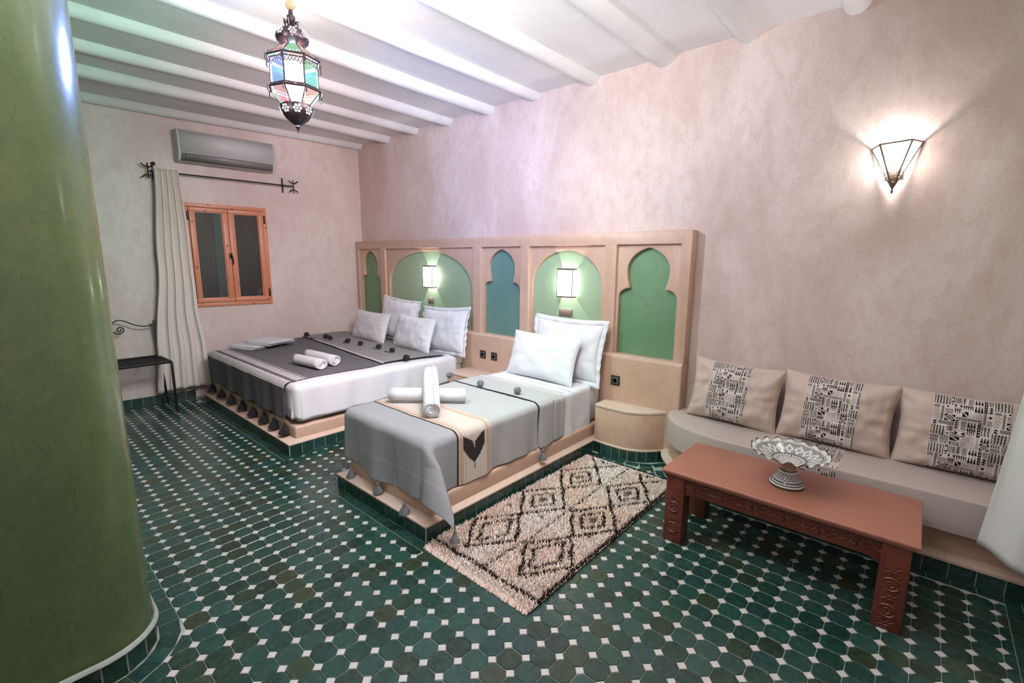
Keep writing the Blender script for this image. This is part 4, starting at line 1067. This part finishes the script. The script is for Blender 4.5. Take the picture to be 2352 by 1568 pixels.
def fringe(name, ya, yb, n, dirn, step):
    fg = MB(); fg.vc = []
    for k in range(n):
        x = RX0 + .01 + (RX1-RX0-.02)*k/(n-1) + rr_.uniform(-.004, .004)
        for q in range(3):
            y0 = ya; s = len(fg.v); L = (yb-ya)*rr_.uniform(.75, 1.15); ox = rr_.uniform(-.012, .012); c = mixc((.78, .69, .64), (.74, .56, .46), rr_.random())
            pts = [(x, y0, .008), (x+ox*.5, y0+L*.5, .010 + rr_.uniform(0, .008)), (x+ox, y0+L, .003)]
            fg.tube(pts, [.003, .0032, .0018], 4, caps=False); fg.vc += [c]*(len(fg.v)-s)
    return part(name, fg, M['pile'], rg, kind='stuff', smooth=60)
fringe('fringe', .112, .078, 150, -1, 0); fringe('fringe', 1.79, 1.835, 120, 1, 0)

# ================================================================== WINDOW WALL THINGS
def rodpt(y, z=2.535, o=.085): return (wx(y) + o, y, z)
rd = thing('curtain_rod', 'black wrought-iron curtain rod with crescent finials above the window', 'curtain rod', rodpt(.6))
part('rod', MB().tube([rodpt(-.10), rodpt(1.36)], .008, 10), M['iron'], rd)
for yb, yf in ((-.055, -.11), (1.256, 1.36)):
    b = MB(); b.bar(rodpt(yb, 2.455, .012), rodpt(yb, 2.63, .012), .030, .010, (0, 1, 0)); b.bar(rodpt(yb, 2.535, .0), rodpt(yb, 2.535, .085), .014); part('bracket', b, M['iron'], rd, bevel=.002)
    m = MB(); m.tube([rodpt(yf, 2.455), rodpt(yf, 2.612)], .0065, 8)
    for zc, a0, a1 in ((2.625, 200, 340), (2.440, 20, 160)): m.tube([rodpt(yf + .058*math.cos(math.radians(a)), zc + .052*math.sin(math.radians(a)) ) for a in lin(a0, a1, 11)], [.003] + [.0065]*9 + [.003], 8)
    part('finial', m, M['iron'], rd)
part('end_knob', MB().lathe([(0, -.02), (.017, -.012), (.02, 0), (.014, .014), (0, .02)], 12, rodpt(-.045, 2.62, .03)), M['iron'], rd)
part('ring', MB().tube([Vector(rodpt(.150, 2.535)) + Vector((.016*math.cos(a), .0, .016*math.sin(a))) for a in lin(0, 5.9, 14)], .003, 6, closed=True), M['iron'], rd)
ct = thing('curtain', 'off-white linen curtain gathered at the side of the small window, down to the floor', 'curtain', rodpt(.05, 1.3, .09))
def curt(u, v):
    """u 0..1 across, v 0 top .. 1 bottom; both edges as they hang in the room"""
    z = 2.562 + (.150 - 2.562)*v
    def ed(tab):
        for (a, ya), (b, yb) in zip(tab[:-1], tab[1:]):
            if v <= b: t = (v-a)/(b-a); t = t*t*(3-2*t); return ya + (yb-ya)*t
        return tab[-1][1]
    l = ed([(0, -.072), (.4, -.135), (.8, -.225), (1, -.262)]); r = ed([(0, .150), (.32, .185), (.60, .200), (.82, .25), (1, .285 - .02)])
    k = 4.5; amp = .024*(1 - .25*v); ph = u*2*PI*k + .8*math.sin(v*2.2)*(u > .3)
    o = .118 + amp*math.sin(ph) + .010*nz(u*6, v*5, 3)*v + .03*v*(1-u)*0
    y = l + (r-l)*u + .006*math.sin(ph*2+v*3)
    zz = z - (.012*math.sin(u*7+1) + .02*nz(u*3, 2))*v
    return (wx(y) + o, y, max(zz, .13))
part('cloth', MB().grid(curt, lin(0, 1, 110), lin(0, 1, 80)), M['curtain'], ct, solid=.003, smooth=80)
tp = MB(); tp.tube([curt(u, .004) for u in lin(0, 1, 80)], .0045, 5); part('top_hem', tp, M['curtain'], ct)
# split air conditioner
ac = thing('air_conditioner', 'white wall-mounted air conditioner above the small window', 'air conditioner', (wx(.65), .65, 2.85))
def AP(y, z, o): return (wx(y) + o, y, z)
pf = [(.0, 3.000), (.165, 2.992), (.188, 2.972), (.200, 2.90), (.202, 2.765), (.198, 2.745), (.150, 2.672), (.10, 2.662), (.0, 2.672)]
m = MB(); n = len(pf)
for y in (.150, 1.115): m.v += [Vector(AP(y, z, o)) for o, z in pf]
m.f = [tuple(range(n)), tuple(range(2*n-1, n-1, -1))] + [(i+n, (i+1) % n+n, (i+1) % n, i) for i in range(n)]
part('casing', m, M['plastic'], ac, bevel=.008, seg=3)
m = MB(); m.v = [Vector(AP(y, z, o)) for y in (.168, 1.100) for o, z in ((.190, 2.975), (.2035, 2.90), (.2045, 2.755))]; m.f = [(0, 1, 4, 3), (1, 2, 5, 4)]; part('front_panel', m, M['plastic'], ac, solid=.003)
for nm, y0, y1, z0, o0, z1, o1, mt in (('louvre', .215, 1.055, 2.742, .199, 2.682, .160, M['plastic_d']), ('air_outlet', .175, 1.095, 2.748, .1975, 2.670, .150, M['plastic_d'])):
    q = .0035 if nm == 'louvre' else .001
    m = MB(); m.v = [Vector(AP(y, z, o + q)) for y in (y0, y1) for o, z in ((o0, z0), (o1, z1))]; m.f = [(0, 1, 3, 2)]; part(nm, m, mt, ac, solid=.002, label='grey swing louvre' if nm == 'louvre' else None)
m = MB()
for a, b in ((( .215, 2.742, .200), (1.055, 2.742, .200)), ((.215, 2.681, .160), (1.055, 2.681, .160)), ((.215, 2.742, .200), (.215, 2.681, .160)), ((1.055, 2.742, .200), (1.055, 2.681, .160))):
    p, q = Vector(AP(a[0], a[1], a[2]+.003)), Vector(AP(b[0], b[1], b[2]+.003)); m.tube([p, q], .0022, 4)
part('louvre_gap', m, M['dark'], ac)
part('display', MB().box(AP(1.085, 0, .186)[0], AP(1.085, 0, .193)[0], 1.075, 1.088, 2.695, 2.705), M['dark'], ac)
m = MB()                                                    # tiny grey maker's mark, too small to be read in the photo
for k, (h, w) in enumerate(((.012, .0055), (.008, .0022), (.0075, .0050), (.0075, .0050), (.0070, .0050), (.0070, .0050), (.0070, .0045))):
    y0 = .205 + .0068*k; p = AP(y0, 2.785, .2082); m.box(p[0], p[0]+.0008, y0, y0+w, 2.785, 2.785+h)
part('maker_mark', m, M['plastic_d'], ac, kind='stuff', smooth=0)
# wrought iron chair
ch = thing('iron_chair', 'black wrought-iron bench chair with scrolled back against the window wall', 'chair', (-4.22, -.65, 0))
X0, X1, Y0, Y1, ZS = -4.42, -4.0, -1.02, -.19, .548
def frame_leg(x, y, z1, t=.022, lean=0): return MB().bar((x, y, 0), (x + lean, y, z1), t)
part('leg', frame_leg(X1, Y1, ZS), M['iron'], ch, bevel=.003); part('leg', frame_leg(X1, Y0, ZS), M['iron'], ch, bevel=.003)
part('leg', MB().bar((X0+.01, Y1+.01, 0), (X0, Y1-.03, .955), .022), M['iron'], ch, bevel=.003); part('leg', MB().bar((X0+.01, Y0-.01, 0), (X0, Y0+.03, .955), .022), M['iron'], ch, bevel=.003)
s_ = MB(); s_.bar((X1, Y0, ZS), (X1, Y1, ZS), .022); s_.bar((X0, Y0, ZS+.012), (X0, Y1-.02, ZS+.012), .022); s_.bar((X0, Y1-.02, ZS+.006), (X1, Y1, ZS), .02); s_.bar((X0, Y0, ZS+.006), (X1, Y0, ZS), .02)
part('seat_frame', s_, M['iron'], ch, bevel=.003)
for k in range(9): x = X0 + .04 + .043*k; part('slat', MB().bar((x, Y0, ZS+.004), (x, Y1-.01, ZS+.004), .012, .006), M['iron'], ch)
for y in (-.36, -.56, -.80): part('cross_bar', MB().bar((X0, y, ZS-.002), (X1, y, ZS-.004), .012, .012), M['iron'], ch)
part('stretcher', MB().bar((X0, Y1-.01, .12), (X1, Y1, .10), .016), M['iron'], ch); part('stretcher', MB().bar((X0, Y0, .12), (X1, Y0, .10), .016), M['iron'], ch)
part('back_post', MB().tube([(X0, -.587, ZS), (X0, -.587, .905)], .007, 8), M['iron'], ch)
def scroll(sg):
    yc = -.587      # outer end, over the hump, into the centre, round and up into the spiral
    pts = [(-.205, .915), (-.26, .900), (-.32, .898), (-.38, .915), (-.44, .95), (-.49, .975), (-.53, .978), (-.565, .955), (-.582, .92), (-.582, .885), (-.565, .855), (-.535, .838)]
    cx, cz = -.515, .878
    for k in range(20): a = math.radians(-80 + 28*k); r = .036*(1-k/22); pts.append((cx + r*math.cos(a), cz + r*math.sin(a)))
    return [(X0, (y if sg > 0 else 2*yc - y), z) for y, z in pts]
def catm(P, n=3):
    P = [Vector(p) for p in P]; out = []
    for i in range(len(P)-1):
        p0, p1, p2, p3 = P[max(i-1, 0)], P[i], P[i+1], P[min(i+2, len(P)-1)]
        for k in range(n): t = k/n; out.append(.5*((2*p1)+(p2-p0)*t+(2*p0-5*p1+4*p2-p3)*t*t+(3*p1-p0-3*p2+p3)*t**3))
    return out + [P[-1]]
for sg in (1, -1): part('scroll', MB().tube(catm(scroll(sg)), .0055, 7), M['iron'], ch)
# white curtain at the room's right-hand wall
cr = thing('curtain', 'white linen curtain hanging in front of the sofa end with its hem lifted', 'curtain', (2.32, 1.5, 1.3))
def curr(u, v):
    z = 2.75 + (.315 - .055*u - 2.75)*v; x0 = 2.262 - .070*max(0, (v-.55)/.45)**1.3; x = x0 + (2.445-x0)*u
    y = 1.56 - .20*u + .022*math.sin(u*9 + v) + .02*nz(u*4, v*4) + .035*math.sin(u*3+.5)*(v)
    return (x, y, z + .010*nz(u*4, 7)*v)
part('cloth', MB().grid(curr, lin(0, 1, 50), lin(0, 1, 70)), M['curtain_r'], cr, solid=.003, smooth=80)
part('rod', MB().tube([(2.25, 1.6, 2.77), (2.455, 1.3, 2.77)], .010, 10), M['iron'], cr)

# ================================================================== LAMPS
def frame_tubes(mb, pts, r, closed=True):
    P = pts + ([pts[0]] if closed else [])
    for a, b in zip(P[:-1], P[1:]): mb.tube([a, b], r, 6)
# pyramid wall sconce
sc_ = thing('wall_sconce', 'inverted pyramid metal and glass wall sconce glowing above the sofa', 'wall lamp', (1.64, 2.3, 2.2))
T = [Vector(p) for p in ((1.515, 2.296, 2.322), (1.562, 2.175, 2.322), (1.708, 2.175, 2.328), (1.752, 2.296, 2.332))]; tip = Vector((1.642, 2.262, 2.075))
fm = MB(); frame_tubes(fm, T, .0045, False)
for p in T: fm.tube([p, tip], .0048, 6)
fm.lathe([(.0, -.03), (.006, -.02), (.004, 0), (.010, .012), (.004, .02)], 10, tip)
frs = part('frame', fm, M['brass'], sc_)
for k in range(3):
    a, b = T[k], T[k+1]; cen_ = (a+b+tip)/3; i_ = lambda p: p + (cen_-p)*.03
    part('pane', MB().add([i_(a), i_(b), i_(tip + (b-tip)*.42), i_(tip + (a-tip)*.42)], [(0, 1, 2, 3)]), PANE['sconce'], sc_, smooth=0)
lt = MB()                                                   # diamond grille in the tips of the panes, scalloped fret at the top
for k in range(3):
    a, b = T[k], T[k+1]
    def at(s, t): return tip + ((a + (b-a)*s) - tip)*t + Vector((0, -.002, 0))
    for q in range(7):
        s = q/6
        for dd in (-1, 1):
            for t0 in (.42, .32, .22, .12):
                s2 = s + dd/6
                if 0 <= s2 <= 1: lt.tube([at(s, t0), at(s2, t0-.10)], .0013, 4)
    lt.tube([at(0, .42), at(1, .42)], .0016, 4)
    for q in range(6): lt.tube([at((q+.1)/6, .985), at((q+.5)/6, .955), at((q+.9)/6, .985)], .0011, 4)
    for q in range(5): lt.tube([at((q+.6)/6, .935), at((q+1)/6, .925), at((q+1.4)/6, .935)], .0010, 4)
part('grille', lt, M['brass'], frs, kind='stuff')
part('bulb', MB().lathe([(0, -.03), (.018, -.016), (.022, .004), (.012, .024), (0, .03)], 12, (1.635, 2.235, 2.20)), M['bulb'], sc_)
part('wall_plate', MB().box(1.60, 1.68, 2.288, 2.2995, 2.14, 2.30), M['brass'], sc_, bevel=.003)
# box lamps in the niches
def niche_lamp(label, x):
    t = thing('wall_lamp', label, 'wall lamp', (x, 2.262, 1.43), 'lit box lamps in the headboard niches'); w, z0, z1, y0, y1 = .085, 1.305, 1.562, 2.185, 2.258
    fm = MB()
    for z in (z0, z1):
        hh = .010 if z == z0 else .012
        fm.box(x-w, x+w, y0-.002, y0+.004, z-hh, z+hh*.4); fm.box(x-w-.002, x-w+.004, y0, y1, z-hh, z+hh*.4); fm.box(x+w-.004, x+w+.002, y0, y1, z-hh, z+hh*.4)
    for sx in (-1, 1): fm.box(x+sx*w-.003, x+sx*w+.003, y0-.001, y0+.005, z0, z1)
    fm.box(x-.06, x+.06, y1-.002, y1+.0035, z0+.04, z1-.04)
    fr_ = part('frame', fm, M['lamp_metal'], t, smooth=0)
    part('front_pane', MB().box(x-w+.004, x+w-.004, y0+.001, y0+.003, z0+.004, z1-.006), PANE['niche'], t, smooth=0)
    for sx in (-1, 1): part('side_pane', MB().box(x+sx*(w-.002)-.001, x+sx*(w-.002)+.001, y0+.004, y1-.002, z0+.004, z1-.006), PANE['niche'], t, smooth=0)
    gr = MB()
    for r_ in range(3):                                     # pierced scalloped valance along the top of the front pane
        for q in range(9):
            xc = x - w + .014 + .0178*q + (.0089 if r_ % 2 else 0); zc = z1 - .018 - .016*r_
            if xc < x + w - .01: gr.tube([(xc + .0058*math.cos(a), y0-.0015, zc + .0058*math.sin(a)) for a in lin(0, 5.5, 9)], .0011, 4, closed=True)
    part('pierced_valance', gr, M['lamp_metal'], fr_, kind='stuff')
niche_lamp('lit box lamp in the wide green niche over the double bed', -2.69)
niche_lamp('lit box lamp in the green niche over the single bed', -.665)
# pendant lantern
la = thing('pendant_lantern', 'octagonal metal lantern with coloured glass panes hanging from the beams', 'lantern', (-.805, -.168, 2.6))
LX, LY = -.83, -.152
def ctr(z): return Vector((-.805, -.168, z))
def octv(r, z, k, n=8): a = 2*PI*(k+.5)/n + .34; c = ctr(z); return c + Vector((r*math.cos(a), r*math.sin(a), 0))
rp = MB(); rp.tube([ctr(3.18), ctr(3.05), ctr(2.93)], .0065, 8); part('rope', rp, M['rope'], la)
kn = MB()
for q in range(5): a = q*1.26; kn.tube([ctr(2.938) + Vector((.017*math.cos(t)*math.cos(a) , .017*math.cos(t)*math.sin(a), .017*math.sin(t))) for t in lin(0, 5.9, 14)], .0072, 6, closed=True)
part('knot', kn, M['rope'], la)
ca_ = MB(); ca_.lathe([(.004, 2.922), (.010, 2.912), (.012, 2.892), (.020, 2.886), (.021, 2.855), (.016, 2.85), (.022, 2.835), (.030, 2.818)], 16, ctr(0)); 
for k in range(8): a = 2*PI*k/8; ca_.tube([ctr(2.855) + Vector((.020*math.cos(a), .02*math.sin(a), 0)), ctr(2.862) + Vector((.038*math.cos(a), .038*math.sin(a), 0)), ctr(2.838) + Vector((.030*math.cos(a), .03*math.sin(a), 0))], .004, 5)
part('cap', ca_, M['lantern_metal'], la)
# lobed, pierced domes top and bottom
def lobe(r, z, w, i): return r*(1 + .10*abs(math.cos(4*w + .34*4))), z
def rosette(mb, c, u, v, R):
    for k in range(6): a = PI*k/3; mb.tube([c + u*(R*.55*math.cos(a)) + v*(R*.55*math.sin(a)) + (u*math.cos(b) + v*math.sin(b))*R*.24 for b in lin(0, 5.2, 6)], R*.09, 4, closed=True)
    mb.tube([c + (u*math.cos(b) + v*math.sin(b))*R*.2 for b in lin(0, 5.2, 6)], R*.1, 4, closed=True)
def dome(name, prof, zc, rc, R, tilt):
    part(name, MB().lathe(prof, 48, ctr(0), lobe, False), M['lantern_metal'], la, smooth=70)
    ro = MB(); gl = MB()
    for k in range(8):
        a = 2*PI*(k+.5)/8 + .0; n_ = Vector((math.cos(a), math.sin(a), tilt)).normalized(); u = Vector((-math.sin(a), math.cos(a), 0)); v = n_.cross(u); c = ctr(zc) + Vector((math.cos(a), math.sin(a), 0))*rc
        for q in range(6): b = PI*q/3; cc2 = c + u*(R*.58*math.cos(b)) + v*(R*.58*math.sin(b)); gl.add([cc2 + (u*math.cos(t) + v*math.sin(t))*R*.26 for t in lin(0, 5.24, 6)], [tuple(range(6))])
        gl.add([c + (u*math.cos(t) + v*math.sin(t))*R*.22 for t in lin(0, 5.24, 6)], [tuple(range(6))])
    part('pierced_rosette', gl, PANE['clear'], la, kind='stuff', smooth=0, label='small pierced flower openings with light behind')
dome('upper_dome', [(.026, 2.824), (.050, 2.819), (.069, 2.802), (.076, 2.780), (.070, 2.758), (.047, 2.740)], 2.790, .0825, .025, .25)
dome('lower_dome', [(.072, 2.448), (.076, 2.436), (.070, 2.408), (.052, 2.378), (.026, 2.355), (.010, 2.346)], 2.416, .0800, .027, -.45)
part('drop', MB().lathe([(.009, 2.348), (.012, 2.338), (.008, 2.330), (.004, 2.322), (0, 2.306)], 12, ctr(0)), M['lantern_metal'], la)
pc = ['red', 'green', 'amber', 'blue', 'red', 'green', 'amber', 'blue']
fm = MB()
levels = [(.046, 2.742), (.134, 2.668), (.124, 2.655), (.124, 2.530), (.130, 2.518), (.070, 2.448)]
for k in range(8):
    def q_(i, kk): return octv(*levels[i], kk)
    def pane(i, j, col, inset=.0):
        a, b, c_, d_ = q_(i, k), q_(i, k+1), q_(j, k+1), q_(j, k); part('pane', MB().add([a, b, c_, d_], [(0, 1, 2, 3)]), PANE[col], la, smooth=0)
    pane(0, 1, 'roof_' + ('blue', 'red', 'amber', 'blue', 'green', 'red', 'green', 'amber')[k]); pane(2, 3, ('clear', 'blue', 'red', 'green', 'clear', 'blue', 'clear', 'green')[k]); pane(4, 5, ('green', 'clear', 'red', 'amber', 'green', 'red', 'clear', 'amber')[k])
    for i, j, r in ((0, 1, .003), (1, 2, .004), (2, 3, .0035), (3, 4, .004), (4, 5, .003)): fm.tube([q_(i, k), q_(j, k)], r, 5)
    for i, r in ((1, .006), (2, .0035), (3, .0035), (4, .006), (5, .003), (0, .003)): fm.tube([q_(i, k), q_(i, k+1)], r, 5)
    for i in (1, 4):                                        # little hooked drops at the corners
        p = q_(i, k); o_ = (p - ctr(p.z)).normalized(); fm.tube([p, p + o_*.010 + Vector((0, 0, .002)), p + o_*.012 + Vector((0, 0, -.022)), p + o_*.005 + Vector((0, 0, -.030))], .0032, 5)
    # lattice fret under the upper rim, scallop rows on both rims
    a, b = q_(2, k), q_(2, k+1); o_ = ((a+b)/2 - ctr(a.z)).normalized()*.0018
    def G_(s, t): return a + (b-a)*s + Vector((0, 0, -.042*t)) + o_
    for q in range(6):
        for dd in (-1, 1):
            s0 = (q + (0 if dd > 0 else 1))/6; s1 = s0 + dd/6; hgt = 1 - .45*math.sin(PI*(s0+s1)/2); fm.tube([G_(s0, 0), G_(s1, hgt)], .0016, 4); fm.tube([G_(s1, 0), G_(s0, hgt*.95)], .0016, 4)
    for i, zz in ((1, .012), (4, .010)):
        a2, b2 = q_(i, k), q_(i, k+1)
        for q in range(7): c_ = a2 + (b2-a2)*((q+.5)/7) + Vector((0, 0, zz)) - (a2 - ctr(a2.z)).normalized()*.004; e1 = (b2-a2).normalized(); fm.tube([c_ + e1*(.0058*math.cos(t)) + Vector((0, 0, .0058*math.sin(t))) for t in lin(0, 5.4, 7)], .0012, 4, closed=True)
part('frame', fm, M['lantern_metal'], la)
part('bulb', MB().lathe([(0, 2.56), (.022, 2.575), (.030, 2.60), (.020, 2.63), (0, 2.645)], 14, ctr(0)), M['bulb'], la)
